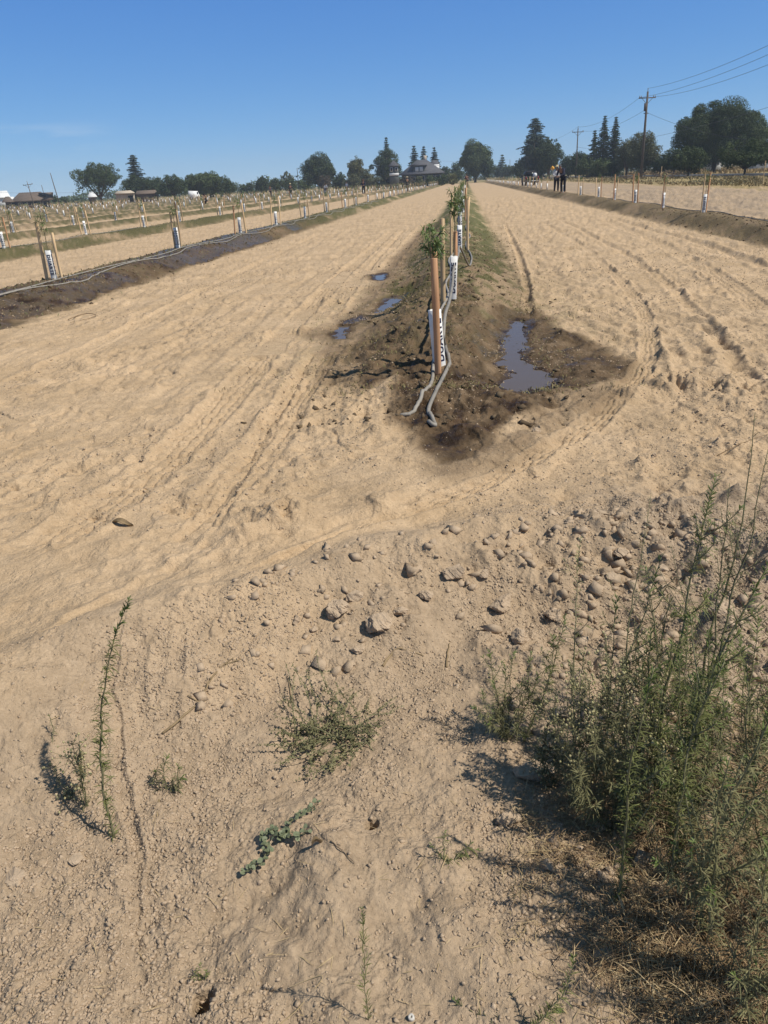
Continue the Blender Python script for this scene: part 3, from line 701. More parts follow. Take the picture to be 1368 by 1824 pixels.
STK = [stake_mesh(h, w_, t_, m_) for h, w_, t_, m_ in ((.88, .048, .028, WOOD_P), (.92, .048, .028, WOOD_P), (.86, .042, .024, WOOD_P), (.97, .038, .022, WOOD_P), (.80, .042, .022, WOOD_P), (.9, .04, .03, WOOD_O))]
def leaves(mb, base, dirn, length, width, droop=.3, m=0, g=rng):
    """narrow curved leaf blades: base (n,3), direction (n,3)"""
    n = len(base); d = dirn/np.linalg.norm(dirn, axis=1)[:, None]
    up = np.array([0, 0, 1.]); s = np.cross(d, up)+g.normal(0, .35, (n, 3)); s -= d*(s*d).sum(1)[:, None]; s /= np.linalg.norm(s, axis=1)[:, None]+1e-9
    length = np.broadcast_to(length, n)[:, None]; width = np.broadcast_to(width, n)[:, None]; droop = np.broadcast_to(droop, n)[:, None]
    p0 = base; p1 = base+d*length*.4+up*(-droop*length*.08); p2 = base+d*length*.75-up*(droop*length*.28); p3 = base+d*length-up*(droop*length*.55)
    V = np.stack([p0-s*width*.12, p0+s*width*.12, p1-s*width*.5, p1+s*width*.5, p2-s*width*.38, p2+s*width*.38, p3], 1)
    I = (np.arange(n)*7)[:, None]
    q = np.concatenate([I+np.array([0, 1, 3, 2]), I+np.array([2, 3, 5, 4])]); t = I+np.array([4, 5, 6])
    mb.add(V.reshape(-1, 3), q, t, m); return mb
def sphere_dirs(n, g): v = g.normal(size=(n, 3)); return v/np.linalg.norm(v, axis=1)[:, None]
def sap_crown(h0, h1, spread, n, seed, leaf=.075, wid=.0105, top=True):
    g = np.random.default_rng(seed); mb = MB(); st = MB()
    nb = 7
    for i in range(nb):
        z0 = h0+(h1-h0)*i/nb*.75; a = i*2.4+g.random()*.8; L = spread*g.uniform(.55, 1.1); rise = g.uniform(.5, 1.2)*L
        t = np.linspace(0, 1, 6)[:, None]; pts = np.array([0, 0, z0])+t*np.array([math.cos(a)*L, math.sin(a)*L, rise])+t*(1-t)*np.array([0, 0, -.06*0])
        st.tube(pts, np.linspace(.004, .0015, 6), 4)
        m_ = n//nb; tt = g.uniform(.15, 1.05, m_); b = pts[0]+(pts[-1]-pts[0])*tt[:, None]
        d = sphere_dirs(m_, g)*.9+np.array([math.cos(a), math.sin(a), .35])*.6
        leaves(mb, b, d, g.uniform(.6, 1.15, m_)*leaf, wid, g.uniform(.1, .9, m_), 0, g)
    m_ = n//4; b = np.stack([g.normal(0, .006, m_), g.normal(0, .006, m_), g.uniform(h0, h1+.04, m_)], 1); d = sphere_dirs(m_, g); d[:, 2] = np.abs(d[:, 2])*.8+.1
    leaves(mb, b, d, g.uniform(.6, 1.1, m_)*leaf, wid, .4, 0, g)
    return mb, st
def guard_mb(w_=.078, h=.457, base=.0):
    mb = MB(); t = .0035; a = w_/2; b = a-t; c = .006
    def ring(r, z_): k = r-c; return [(-r, -k, z_), (-k, -r, z_), (k, -r, z_), (r, -k, z_), (r, k, z_), (k, r, z_), (-k, r, z_), (-r, k, z_)]
    rs = [ring(a, base), ring(a, h*.5), ring(a, h), ring(b, h), ring(b, base)]
    V = [v for r_ in rs for v in r_]; q = []
    for i in range(4):
        for j in range(8): q.append((i*8+j, i*8+(j+1) % 8, (i+1)*8+(j+1) % 8, (i+1)*8+j))
    return mb.add(V, q)
def text_mesh(word, size=.080):
    cu = bpy.data.curves.new('lettering', 'FONT'); cu.body = word; cu.size = size; cu.align_x = 'CENTER'; cu.align_y = 'CENTER'; cu.extrude = .0006; cu.offset = .0022; cu.space_character = 1.12; cu.resolution_u = 3
    o = bpy.data.objects.new('lettering', cu); COL.objects.link(o); dg = bpy.context.evaluated_depsgraph_get(); me = bpy.data.meshes.new_from_object(o.evaluated_get(dg)); bpy.data.objects.remove(o); bpy.data.curves.remove(cu)
    me.materials.clear(); me.materials.append(INK); return me
TXT = text_mesh('DUARTE')
def letters_on(guard, w_=.078, h=.457, faces=(0, 1), flip=False, size=1.0):
    """the word set vertically on the given sides of the sleeve"""
    for f_ in faces:
        o = bpy.data.objects.new('lettering', TXT); COL.objects.link(o); o.parent = guard
        a = f_*math.pi/2
        rx = Matrix.Rotation(a, 4, 'Z')@Matrix.Translation((0, -w_/2-.0012, h*.50))@Matrix.Rotation(R(90), 4, 'X')@Matrix.Rotation(R(-90 if flip else 90), 4, 'Z')@Matrix.Diagonal((size, size*.92, 1, 1))
        o.matrix_local = rx
PROTO = []
def make_sapling(seed, hh=1.05, spread=.10, n=150, leaf=.075, lettered=True, flip=False, crown0=.74, faces=(0, 1, 2, 3), gw=.078):
    t = thing('sapling', None, 'sapling'); g = np.random.default_rng(seed)
    tr = MB(); zz = np.linspace(-.02, hh-.03, 9); off = np.cumsum(g.normal(0, .006, (9, 2)), 0)*np.linspace(0, 1, 9)[:, None]
    tr.tube(np.stack([off[:, 0], off[:, 1], zz], 1), np.linspace(.009, .004, 9), 6)
    mb, st = sap_crown(crown0, hh, spread, n, seed, leaf)
    tr.v += st.v; tr.q += [q+tr.n for q in st.q]; tr.t += [q+tr.n for q in st.t]; tr.qm += st.qm; tr.tm += st.tm; tr.n += st.n
    tr.build('trunk', SAPBARK, t, True); mb.build('foliage', LEAF, t)
    gd = guard_mb(gw).build('tree_guard', GUARD, t)
    if lettered: letters_on(gd, gw, faces=faces, flip=flip)
    return t
def far_sapling_mesh(seed, hh=1.0):
    g = np.random.default_rng(seed); mb = MB()
    mb.tube([(0, 0, 0), (0, 0, hh)], [.01, .006], 4, 0, False); mb.box((0, 0, .229), (.085, .085, .457), m=1)
    n = 26; b = np.stack([g.normal(0, .03, n), g.normal(0, .03, n), g.uniform(.62, hh, n)], 1); d = sphere_dirs(n, g)
    leaves(mb, b, d, g.uniform(.08, .15, n), .035, .4, 2, g)
    return mb.build('sapling', [SAPBARK, GUARD, LEAF], link=False)
protos = [make_sapling(100+i, 1.0+.08*(i % 3-1), .07+.03*(i % 2), 110, .08, True, i % 2 == 0) for i in range(4)]
for p_ in protos: p_.location = (0, -500, 0)
fars = [far_sapling_mesh(200+i, .95+.1*(i % 3)) for i in range(4)]
ORD = ['first', 'second', 'third', 'fourth', 'fifth', 'sixth', 'seventh', 'eighth', 'ninth', 'tenth', 'eleventh', 'twelfth']
ROWN = {0: 'the centre row', 1: 'the right-hand row', -1: 'the first row left of centre', -2: 'the second row left of centre', -3: 'the third row left of centre', -4: 'the fourth row left of centre'}
def lean_rot(g, s=.03): return (g.normal(0, s), g.normal(0, s))
def visible(x, y, z=.5):
    u, v = proj((x, y, z)); return -40 < u < IW+40 and -50 < v < IH+100
used = set()
def put(proto, key, loc, rot, label, group):
    if key not in used and key is not None: used.add(key); o = proto
    else: o = copy_tree(proto)
    o.location = tuple(float(v) for v in loc); o.rotation_euler = rot
    tag(o, label, None, group); return o
def put_stake(i, loc, rot, label, group, hs=1.0):
    o = STK[i].copy(); COL.objects.link(o); o.location = tuple(float(v) for v in loc); o.rotation_euler = rot; o.scale = (1, 1, hs)
    return tag(o, label, 'stake', group)
plant_list = []                          # (dist, row, ordinal, x, y)
g = np.random.default_rng(42)
YS = {0: [14.1, 19.7, 25.2], -1: [12.4, 18.4, 23.8, 28.4, 33.4, 39.6, 45.4, 50.2, 56.4], -2: [21.8, 27.2, 32.4, 36.6, 43, 48, 52.4, 57.6, 64], 1: [22.6, 27.0, 31.4, 36.2, 40.6, 46.8, 54.5, 60.5]}
for k in range(1, -NROW, -1):
    ys_ = list(YS.get(k, [])) or [16.7+((k*37) % 5)*.35+5.1*i for i in range(3)]
    endy = 248 if k >= -1 else 232-2.2*abs(k)
    if k <= -2: endy = 225
    while ys_[-1] < endy: ys_.append(ys_[-1]+5.25+g.normal(0, .12))
    o_ = 2 if k == 0 else 0
    for y_ in ys_:
        x_ = X0+k*SP+g.normal(0, .06)
        if not visible(x_, y_, .4): continue
        plant_list.append((math.hypot(x_, y_), k, o_, x_, y_)); o_ += 1
plant_list.sort()
stuff_s = MB(); stuff_t = MB(); n_sap = n_stk = 0
def merge(mb, ob, loc, rot, sc=1.0):
    me = ob.data; nv = len(me.vertices); v = np.empty(nv*3, np.float32); me.vertices.foreach_get('co', v); v = v.reshape(-1, 3)*np.array([1, 1, sc])
    v = v@np.array(Euler(rot).to_matrix()).T+np.array(loc)
    Q = [list(p.vertices) for p in me.polygons if len(p.vertices) == 4]; T = [list(p.vertices) for p in me.polygons if len(p.vertices) == 3]
    Qm = [p.material_index for p in me.polygons if len(p.vertices) == 4]; Tm = [p.material_index for p in me.polygons if len(p.vertices) == 3]
    n0 = mb.n; mb.v.append(v); mb.n += nv
    if Q: mb.q.append(np.array(Q)+n0); mb.qm.append(np.array(Qm))
    if T: mb.t.append(np.array(T)+n0); mb.tm.append(np.array(Tm))
allz = terrain(np.array([p[3] for p in plant_list]), np.array([p[4] for p in plant_list]))
for (dist, k, o_, x_, y_), z_ in zip(plant_list, allz):
    if g.random() < .05 and dist > 40: continue
    rn = ROWN.get(k)
    lab = None
    if rn and o_ < 12: lab = '%s sapling in white sleeve from the near end of %s' % (ORD[o_], rn)
    elif rn: lab = 'small distant staked sapling with a white sleeve in %s' % rn
    else: lab = 'tiny sapling with a white sleeve in the far rows at the left'
    lx, ly = lean_rot(g, .03); rz = g.normal(0, .5)
    if k == 1 and o_ in (1, 2, 3, 4): lx = .0
    rot = (lx*.6, ly*.6*(.2 if dist < 16 else 1), rz if dist > 16 else .15)
    if n_sap < 296:
        n_sap += 1
        if dist < 62: i = n_sap % 4; t = put(protos[i], 's%d' % i, (x_, y_, z_), rot, lab, 'young staked trees in rows')
        else:
            t = fars[n_sap % 4].copy(); COL.objects.link(t); t.location = (x_, y_, z_); t.rotation_euler = rot; tag(t, lab, 'sapling', 'young staked trees in rows')
    else: merge(stuff_s, fars[n_sap % 4], (x_, y_, z_), rot); n_sap += 1
    # two stakes, one each side of the tree across the row or slightly along it
    ang = g.normal(0, .30)+(.75 if k == 1 else 0); off = g.uniform(.12, .18) if k != 1 else g.uniform(.15, .21)
    for sgn_, side in ((-1, 'left'), (1, 'right')):
        if k == 0 and sgn_ == 1 and dist > 30 and g.random() < .4: continue
        ii = int(g.integers(0, 6)); sx = x_+sgn_*off*math.cos(ang); sy__ = y_+sgn_*off*math.sin(ang)+(.25*sgn_ if k == 0 else 0)
        l2 = lean_rot(g, .040); hs = g.uniform(.9, 1.06)*(1.1 if k == 1 else 1)
        if rn and o_ < 12: sl = 'wooden stake just %s of the %s sapling in %s' % (side, ORD[o_], rn)
        elif rn: sl = 'distant wooden stake beside a far sapling in %s' % rn
        else: sl = 'distant wooden stake in the far rows at the left'
        r_ = (l2[0], l2[1], ang+g.normal(0, .3)); lc = (sx, sy__, z_-.01)
        if n_stk < 296: put_stake(ii, lc, r_, sl, 'wooden tree stakes', hs)
        else: merge(stuff_t, STK[ii], lc, r_, hs)
        n_stk += 1
if stuff_s.n: tag(stuff_s.build('distant_saplings', [SAPBARK, GUARD, LEAF]), kind='stuff')
def build_far_stakes():
    o = stuff_t.build('distant_stakes', WOOD_P); tag(o, kind='stuff')
if stuff_t.n: build_far_stakes()

# the two nearest saplings of the centre row, with their stakes
def h_for(px, py, x, y, z): return zat(px, py, x, y)-z
b0 = gp(780, 663); z0 = b0[2]
hA = h_for(773, 460, b0[0], b0[1], z0)
sA = stake_mesh(hA, .042, .034, WOOD_O); COL.objects.link(sA); sA.location = b0; sA.rotation_euler = (0, -.015, -.32)
tag(sA, 'reddish wooden stake in front of the nearest sapling, between the two hose ends', 'stake', 'wooden tree stakes')
sB = stake_mesh(hA*1.02, .042, .025, WOOD_O); COL.objects.link(sB); xb, yb = b0[0]+.000, b0[1]+.42; sB.location = (xb, yb, gz(xb, yb)); sB.rotation_euler = (-.02, -.03, .2)
tag(sB, 'reddish wooden stake close behind the nearest sapling, mostly hidden by the front stake', 'stake', 'wooden tree stakes')
xs0, ys0 = b0[0]+.008, b0[1]+.20
t0 = make_sapling(301, 1.06, .10, 300, .062, False, crown0=.84, gw=.076)
for c_ in t0.children:
    if c_.name.startswith('tree_guard'): c_.rotation_euler = (0, -.05, R(42)); letters_on(c_, .076, faces=(0, 2), flip=False); c_.scale = (1, 1, 1.02)
t0.location = (xs0, ys0, gz(xs0, ys0)-.03); t0.rotation_euler = (0, -.03, 0); tag(t0, 'leafy sapling in a square white sleeve behind the front reddish stake, nearest of all', None, 'young staked trees in rows')
b1 = gp(790, 541); h1_ = h_for(790, 389, b1[0], b1[1], b1[2])
s1 = stake_mesh(h1_, .052, .028, WOOD_P); COL.objects.link(s1); s1.location = b1; s1.rotation_euler = (0, 0, .1)
tag(s1, 'tall pale wooden stake of the second sapling in the centre row', 'stake', 'wooden tree stakes')
x1, y1 = b1[0]+.10, b1[1]+.18
t1 = make_sapling(302, 1.10, .10, 300, .062, True, crown0=.86, faces=(0,), gw=.075)
for c_ in t1.children:
    if c_.name.startswith('tree_guard'): c_.rotation_euler = (0, 0, R(6))
t1.location = (x1, y1, gz(x1, y1)+.02); t1.rotation_euler = (0, .04, 0); tag(t1, 'leafy sapling whose sleeve shows dark upright letters beside the tall pale stake', None, 'young staked trees in rows')
xb, yb = b1[0]+.12, b1[1]+.48
s1b = put_stake(5, (xb, yb, gz(xb, yb)), (0, .02, .3), 'reddish wooden stake just behind the second sapling in the centre row', 'wooden tree stakes', .78)

# ------------------------------------------------------------------ irrigation hoses
def drape(pts_px, lift=.010, zs=None):
    out = []
    for i, (a, b) in enumerate(pts_px):
        p = gp(a, b); out.append(p+np.array([0, 0, lift]))
    return out
def hose_curve(P, n=8):
    P = [np.array(p) for p in P]; out = []
    for i in range(len(P)-1):
        a = P[max(i-1, 0)]; b = P[i]; c = P[i+1]; d = P[min(i+2, len(P)-1)]
        for t in np.linspace(0, 1, n, endpoint=False):
            out.append(.5*((2*b)+(-a+c)*t+(2*a-5*b+4*c-d)*t*t+(-a+3*b-3*c+d)*t**3))
    out.append(P[-1]); return np.array(out)
def hose(label, P, rad=.0105, folded=None):
    t = thing('irrigation_hose', label, 'hose', P[0], 0, 'grey irrigation hoses')
    base = np.array(P[0], float)
    C = hose_curve([np.array(p)-base for p in P])
    zt = terrain(C[:, 0]+base[0], C[:, 1]+base[1])-base[2]
    C[:, 2] = np.maximum(C[:, 2], zt+rad*.55)
    MB().tube(C, rad, 10).build('tubing', HOSE, t, True)
    if folded is not None:
        e = C[0]; d = (C[0]-C[3]); d[2] = 0; d /= np.linalg.norm(d); s = np.array([d[1], -d[0], 0])*folded
        q = [e+d*.0, e+d*.022+s*.006, e+d*.030+s*.016+[0, 0, .006], e+d*.018+s*.028+[0, 0, .012], e-d*.03+s*.034+[0, 0, .014]]
        MB().tube(hose_curve(q, 5), rad*.98, 10).build('folded_end', HOSE, t, True)
        MB().tube([e-d*.006-s*.014+[0, 0, .004], e-d*.006+s*.045+[0, 0, .012]], .004, 6).build('tie_wire', BARK, t)
    return t
def ptz(a, b, y): return aty(a, b, y)
g2 = lambda a, b, l=.010: gp(a, b)+np.array([0, 0, l])
L1 = [g2(722,742), g2(738,728), g2(757,708), g2(767,688), g2(771,665), g2(772,645,.02), np.array([b0[0]-.03, b0[1]+.35, gz(b0[0]-.03, b0[1]+.35)+.02])]
xq = [(-.02, .9), (.03, 1.5), (-.02, 2.2), (.05, 3.2), (0, 4.2), (.06, 5.5), (-.02, 7), (.07, 9), (.0, 12), (.08, 16), (.0, 22), (.06, 30)]
L1 += [np.array([X0+a-.06, b0[1]+b, gz(X0+a-.06, b0[1]+b)+.012]) for a, b in xq]
hose('grey hose ending left of the front stake in a folded end on wet mud', L1, .0135, -1)
L2 = [g2(775,757), g2(764,738), g2(766,716), g2(782,690), g2(796,668), g2(801,648), g2(793,622,.03)]
x2, y2 = b0[0]+.09, b0[1]+.52
L2 += [aty(790,600,y2-.1), aty(793,560,y2+.25), aty(800,538,y2+.75), aty(806,505,y2+1.6), aty(808,480,y2+2.2), aty(816,455,y2+3.4), aty(819,440,y2+4.3)]
L2 += [np.array([X0+.24+.05*math.sin(i*1.3), y2+5.5+i*1.1, gz(X0+.24+.05*math.sin(i*1.3), y2+5.5+i*1.1)+.02]) for i in range(24)]
hose('grey hose winding right of the front stake to a hooked end nearest the viewer', L2, .014, 1)
for nm, dx, sd_ in (('upper grey hose lying along the crest of the first ridge left of centre', .14, 1), ('lower grey hose curving along the near side of the first ridge left of centre', .34, 2)):
    gg = np.random.default_rng(sd_); P = []
    for i, y_ in enumerate(np.arange(7.5, 60, 1.2)):
        x_ = X0-SP+dx+.10*math.sin(y_*(.9+.3*sd_)+sd_)+gg.normal(0, .015); P.append(np.array([x_, y_, gz(x_, y_)+.012]))
    hose(nm, P, .011)
P = []
for y_ in np.arange(13, 34, 1.2):
    x_ = X0-2*SP-.1+.1*math.sin(y_*1.3); P.append(np.array([x_, y_, gz(x_, y_)+.012]))
hose('thin grey hose on the second ridge left of centre, by the left edge', P, .011)
P = []
for y_ in np.arange(14, 40, 1.3):
    x_ = X0+SP+.2+.06*math.sin(y_*.9); P.append(np.array([x_, y_, gz(x_, y_)+.012]))
hose('dark hose lying on the right-hand ridge by the lettered sleeve', P, .010)
# ------------------------------------------------------------------ weeds
def quad_bezier(a, b, bend, n):
    t = np.linspace(0, 1, n)[:, None]; m_ = (a+b)/2+bend; return (1-t)**2*a+2*t*(1-t)*m_+t*t*b
def tip_at(px, py, base, dy): return aty(px, py, base[1]+dy)
# two tall weeds whose bodies stand just outside the frame and whose shadows cross the bottom of it
def hgt_(p): return float(np.linalg.norm(p))*1.2
def weed(name, label, base_px, stems, leafL=.035, leafW=.0035, dens=330, lmat=None, heads=0, group=None, tipgreen=True, z0=0, rad=.0026, seed=0, cat='weed', branch=0, curl=.5, leaf_up=.55):
    """stems: (tip px, tip py, dy, bend x, bend y) ; each stem carries rows of narrow leaves"""
    B = gp(*base_px); g = np.random.default_rng(int(base_px[0]*3+base_px[1]+seed))
    t = thing(name, label, cat, B, 0, group)
    ST, LF, TP, HD = MB(), MB(), MB(), MB()
    def clothe(C, L, r0_, depth):
        seg = np.linalg.norm(np.diff(C, axis=0), axis=1).sum(); n = max(6, int(dens*seg*(1 if depth == 0 else .8)))
        u = np.sort(g.random(n))*.97+.02; idx = u*(len(C)-1); i0 = np.minimum(idx.astype(int), len(C)-2); f = (idx-i0)[:, None]
        p = C[i0]*(1-f)+C[i0+1]*f; T = C[i0+1]-C[i0]; T /= np.linalg.norm(T, axis=1)[:, None]+1e-9
        d = sphere_dirs(n, g); d -= T*(d*T).sum(1)[:, None]; d /= np.linalg.norm(d, axis=1)[:, None]+1e-9
        up = leaf_up+.6*sst(.75, 1, u)[:, None]+g.normal(0, .15, (n, 1)) if np.ndim(u) else leaf_up
        d = d*.9+T*up
        l = L*(.55+.55*np.sin(np.pi*np.clip(u*.9+.12, 0, 1)))*g.uniform(.6, 1.15, n)
        tipm = (u > .86) & tipgreen
        leaves(LF, p[~tipm], d[~tipm], l[~tipm]*1.12, leafW*.68, g.uniform(.1, 1, (~tipm).sum())*curl*3, 0, g)
        if tipm.any(): leaves(LF, p[tipm], d[tipm], l[tipm]*1.05, leafW*.9, .3, 1, g)
    def add_heads(C, n, spread):
        v, f = ico(); cen = C[-1]+g.normal(0, spread, (n, 3))+np.array([0, 0, -spread*.3])
        for c in cen:
            r_ = g.uniform(.0022, .0040); HD.add(v*r_*np.array([1, 1, 1.25])+c, None, f)
            ST.tube([c, C[-1]*.5+C[-3]*.5], .0006, 3, 0, False)
    for (tx, ty, dy, bx, by) in stems:
        P1 = tip_at(tx, ty, B, dy)-B; off = np.array([g.normal(0, .008), g.normal(0, .008), -.01])
        C = quad_bezier(off, P1, np.array([bx, by, 0.0]), 18); C[1:-1] += np.cumsum(g.normal(0, .0022, (16, 3)), 0)*np.sin(np.linspace(.2, 3.0, 16))[:, None]*(1+hgt_(P1))
        hgt = np.linalg.norm(P1)
        ST.tube(C, np.linspace(rad*max(.6, hgt/.5), rad*.35, 18), 6); clothe(C, leafL, rad, 0)
        if heads: add_heads(C, heads, .018)
        for b_ in range(branch):
            k = int(g.integers(4, 15)); a = g.random()*2*np.pi; L = hgt*g.uniform(.12, .34)*(1.15-k/18)
            T = C[k+1]-C[k]; T /= np.linalg.norm(T)
            e = C[k]+L*(T*.9+.75*np.array([math.cos(a), math.sin(a), .1]))
            Cb = quad_bezier(C[k], e, np.array([math.cos(a), math.sin(a), -.3])*L*.12, 8)
            ST.tube(Cb, np.linspace(rad*.6, rad*.3, 8), 4); clothe(Cb, leafL*.72, rad, 1)
            if heads: add_heads(Cb, heads, .012)
    ST.build('stem', W_STEM, t, True)
    if LF.n: LF.build('leaves', [lmat or W_GREEN, W_TIP], t)
    if TP.n: TP.build('leaf_tips', W_TIP, t)
    if HD.n: tag(HD.build('seed_heads', W_HEAD, t), kind='stuff')
    return t
WG = 'tall narrow-leaved weeds in the thicket'
# lone plants on the left
weed('horseweed', 'tallest lone weed at left, one thin leafy stem curling over at its tip', (205,1500), [(232,1063,.16,-.10,.0)], .030, .0044, 560, W_GREEN, seed=1, curl=.7)
weed('horseweed', 'low flowering weed with several stems left of the tall lone stem', (150,1440), [(128,1320,.05,-.02,0),(118,1345,.03,0,0),(140,1325,.05,.0,0),(96,1365,.08,-.01,.02)], .018, .0028, 500, W_GREY, heads=9, seed=2, tipgreen=False, branch=2)
weed('horseweed', 'small leafy tuft of a weed right of the tall lone stem', (300,1408), [(297,1345,.03,0,0),(318,1362,.02,.01,0),(278,1372,.03,-.01,0),(325,1385,0,.01,0)], .030, .0036, 420, W_GREY, seed=3)
weed('horseweed', 'thin crooked seedling at far left behind the low flowering weed', (98,1345), [(86,1272,.05,-.01,0)], .012, .0026, 420, W_GREY, seed=4)
weed('horseweed', 'upright thin seedling in the bare foreground near the bottom centre', (655,1835), [(645,1615,.03,.012,0)], .020, .0022, 460, W_GREEN, seed=5, rad=.0016, leaf_up=1.1, curl=.2)
weed('horseweed', 'arching weed stem with a bright tip at the bottom right of centre', (880,1850), [(1022,1700,.06,.07,-.03)], .022, .0030, 520, W_GREEN, seed=6)
weed('horseweed', 'dark bushy weed sprig lying across the very bottom edge', (935,1838), [(808,1778,.06,-.02,-.01),(1000,1800,.05,.0,0)], .020, .0032, 620, W_GREY, seed=7)
weed('horseweed', 'fine ferny seedling on bare soil left of the foremost tall weed', (800,1540), [(792,1480,.05,0,0),(765,1500,.02,0,0),(840,1500,.04,.0,0),(782,1585,-.04,0,0),(860,1515,.03,0,0),(760,1545,0,0,0)], .022, .0026, 420, W_GREEN, seed=8, curl=.6)
# prostrate grey weed
def mat_weed():
    B = gp(590,1335); t = thing('sprawling_weed', 'grey-green mat-forming weed sprawling below the sunlit bank', 'weed', B); g = np.random.default_rng(5)
    ST, LF = MB(), MB(); tips = [(470,1345),(488,1300),(500,1240),(520,1215),(545,1195),(580,1245),(610,1225),(640,1250),(675,1265),(700,1285),(690,1320),(655,1340),(620,1370),(600,1395),(560,1400),(530,1390),(500,1375),(640,1300),(560,1290),(530,1300),(595,1280),(715,1270),(555,1350),(525,1340)]
    for (a, b) in tips:
        for r_ in range(2):
            P = gp(a+g.normal(0, 9), b+g.normal(0, 7))-B+np.array([0, 0, g.uniform(.012, .06)]); ro = gp(520+g.random()*150, 1338-g.random()*30)-B; C = quad_bezier(ro, P, np.array([g.normal(0, .01), g.normal(0, .01), .02]), 12); C[2:] += np.cumsum(g.normal(0, .0035, (10, 3))*[1, 1, .4], 0)
            ST.tube(C, np.linspace(.0016, .0007, 12), 4)
            n = 46; u = g.uniform(.1, 1, n)*(11); i0 = np.minimum(u.astype(int), 10); p = C[i0]+(C[i0+1]-C[i0])*(u-i0)[:, None]
            for q in range(2):
                k = int(g.integers(4, 11)); e = C[k]+g.normal(0, .022, 3); e[2] = abs(e[2])
                Cb = quad_bezier(C[k], e, g.normal(0, .004, 3), 6); ST.tube(Cb, .0007, 3, 0, False); p = np.concatenate([p, Cb[1:]+g.normal(0, .0015, (5, 3)), Cb[1:]+g.normal(0, .002, (5, 3))])
            leaves(LF, p, sphere_dirs(len(p), g)+[0, 0, .3], g.uniform(.005, .011, len(p)), .0042, .3, 0, g)
    ST.build('stem', W_STEM, t, True); LF.build('leaves', W_GREY, t)
mat_weed()
def round_vine():
    B = gp(500,1490); t = thing('creeping_vine', 'creeping vine with round blue-green leaves on bare foreground soil', 'vine', B); g = np.random.default_rng(6)
    ST, LF = MB(), MB()
    path = [(437,1562),(462,1545),(478,1520),(470,1500),(488,1485),(505,1495),(520,1470),(540,1455),(562,1440)]
    P = hose_curve([gp(a, b)-B+np.array([0, 0, .012]) for a, b in path], 6); ST.tube(P, .0012, 5)
    P2 = hose_curve([gp(a, b)-B+np.array([0, 0, .012]) for a, b in [(488,1485),(500,1498),(520,1500),(542,1492)]], 5); ST.tube(P2, .0010, 5)
    for C in (P, P2):
        for c in C:
            for r_ in range(2):
                r = g.uniform(.0045, .0085); n_ = sphere_dirs(1, g)[0]*.55+np.array([0, 0, 1]); n_ /= np.linalg.norm(n_)
                u = np.cross(n_, [1, 0, 0]); u /= np.linalg.norm(u); v = np.cross(n_, u); cen = c+g.normal(0, .007, 3); cen[2] = c[2]+abs(g.normal(.003, .004))
                a = np.arange(9)/9*2*np.pi; ring = cen+r*(np.cos(a)[:, None]*u+np.sin(a)[:, None]*v*.85)+n_*(.12*r*np.cos(2*a))[:, None]
                LF.add(np.vstack([cen-n_*r*.12, ring]), None, [(0, 1+i, 1+(i+1) % 9) for i in range(9)]); ST.tube([c, cen], .0005, 3, 0, False)
    ST.build('stem', W_STEM, t, True); LF.build('leaves', ROUNDLEAF, t)
round_vine()
# the bush at the left foot of the thicket
weed('horseweed', 'bushy dark weed alone left of the thicket, casting a comb-like shadow', (905,1315), [(870,1155,.05,-.02,0),(858,1230,.0,-.02,0),(945,1160,.06,.01,0),(900,1185,.08,0,0),(930,1210,.02,.01,0),(880,1215,.02,-.01,0),(960,1200,.02,.02,0),(845,1260,-.02,-.02,0),(915,1160,.1,.0,0)], .030, .0030, 480, W_GREY, seed=10, branch=3)
weed('horseweed', 'slim weed leaning right with a bright tip, between bush and thicket', (930,1325), [(1008,1092,.12,.03,0),(985,1130,.1,.02,0)], .032, .0032, 430, W_GREEN, seed=11, branch=3)
weed('horseweed', 'tall thin weed standing over the rubble at the left of the thicket', (1022,1335), [(1035,955,.35,-.02,0)], .030, .0026, 260, W_GREEN, seed=12, branch=4, rad=.0022)
weed('horseweed', 'sparse wispy weed rising above the grey clods behind the thicket', (1110,1180), [(1160,878,.25,-.03,0)], .032, .0026, 210, W_GREY, seed=13, branch=4, rad=.0020, tipgreen=False)
weed('horseweed', 'tallest thick weed with a feathery green top left of the right edge', (1175,1400), [(1278,842,.25,-.07,0),(1160,1120,.1,-.03,0)], .042, .0036, 460, W_GREEN, seed=14, branch=10, rad=.0032)
weed('horseweed', 'airy grey weed with bare twig tips reaching highest at the right', (1235,1330), [(1345,735,.30,-.03,0),(1368,800,.2,.02,0),(1300,860,.2,0,0)], .034, .0028, 170, W_GREY, seed=15, branch=8, rad=.0024, tipgreen=False)
weed('horseweed', 'arching weed whose drooping green tip touches the right edge', (1205,1560), [(1375,995,.20,-.10,0),(1290,1180,.1,-.04,0)], .040, .0038, 430, W_GREEN, seed=16, branch=9, rad=.0038)
weed('horseweed', 'foremost tall weed with a reddish bare foot in the straw', (1097,1605), [(1165,1190,.08,-.03,0)], .032, .0034, 620, W_GREEN, seed=17, branch=2, rad=.0034)
weed('horseweed', 'feathery weed tip between the sparse weed and the tallest one', (1080,1420), [(1180,985,.3,-.03,0),(1100,1060,.3,-.02,0)], .038, .0032, 360, W_GREEN, seed=18, branch=6)
weed('horseweed', 'budding weed dotted with pale seed heads at the left front of the thicket', (1030,1440), [(1020,1180,.1,0,0),(1050,1215,.06,0,0),(990,1240,.06,-.02,0),(1075,1200,.08,.01,0),(1010,1290,0,-.01,0),(1040,1160,.15,0,0)], .024, .0034, 380, W_GREY, heads=7, seed=19, branch=7, tipgreen=False)
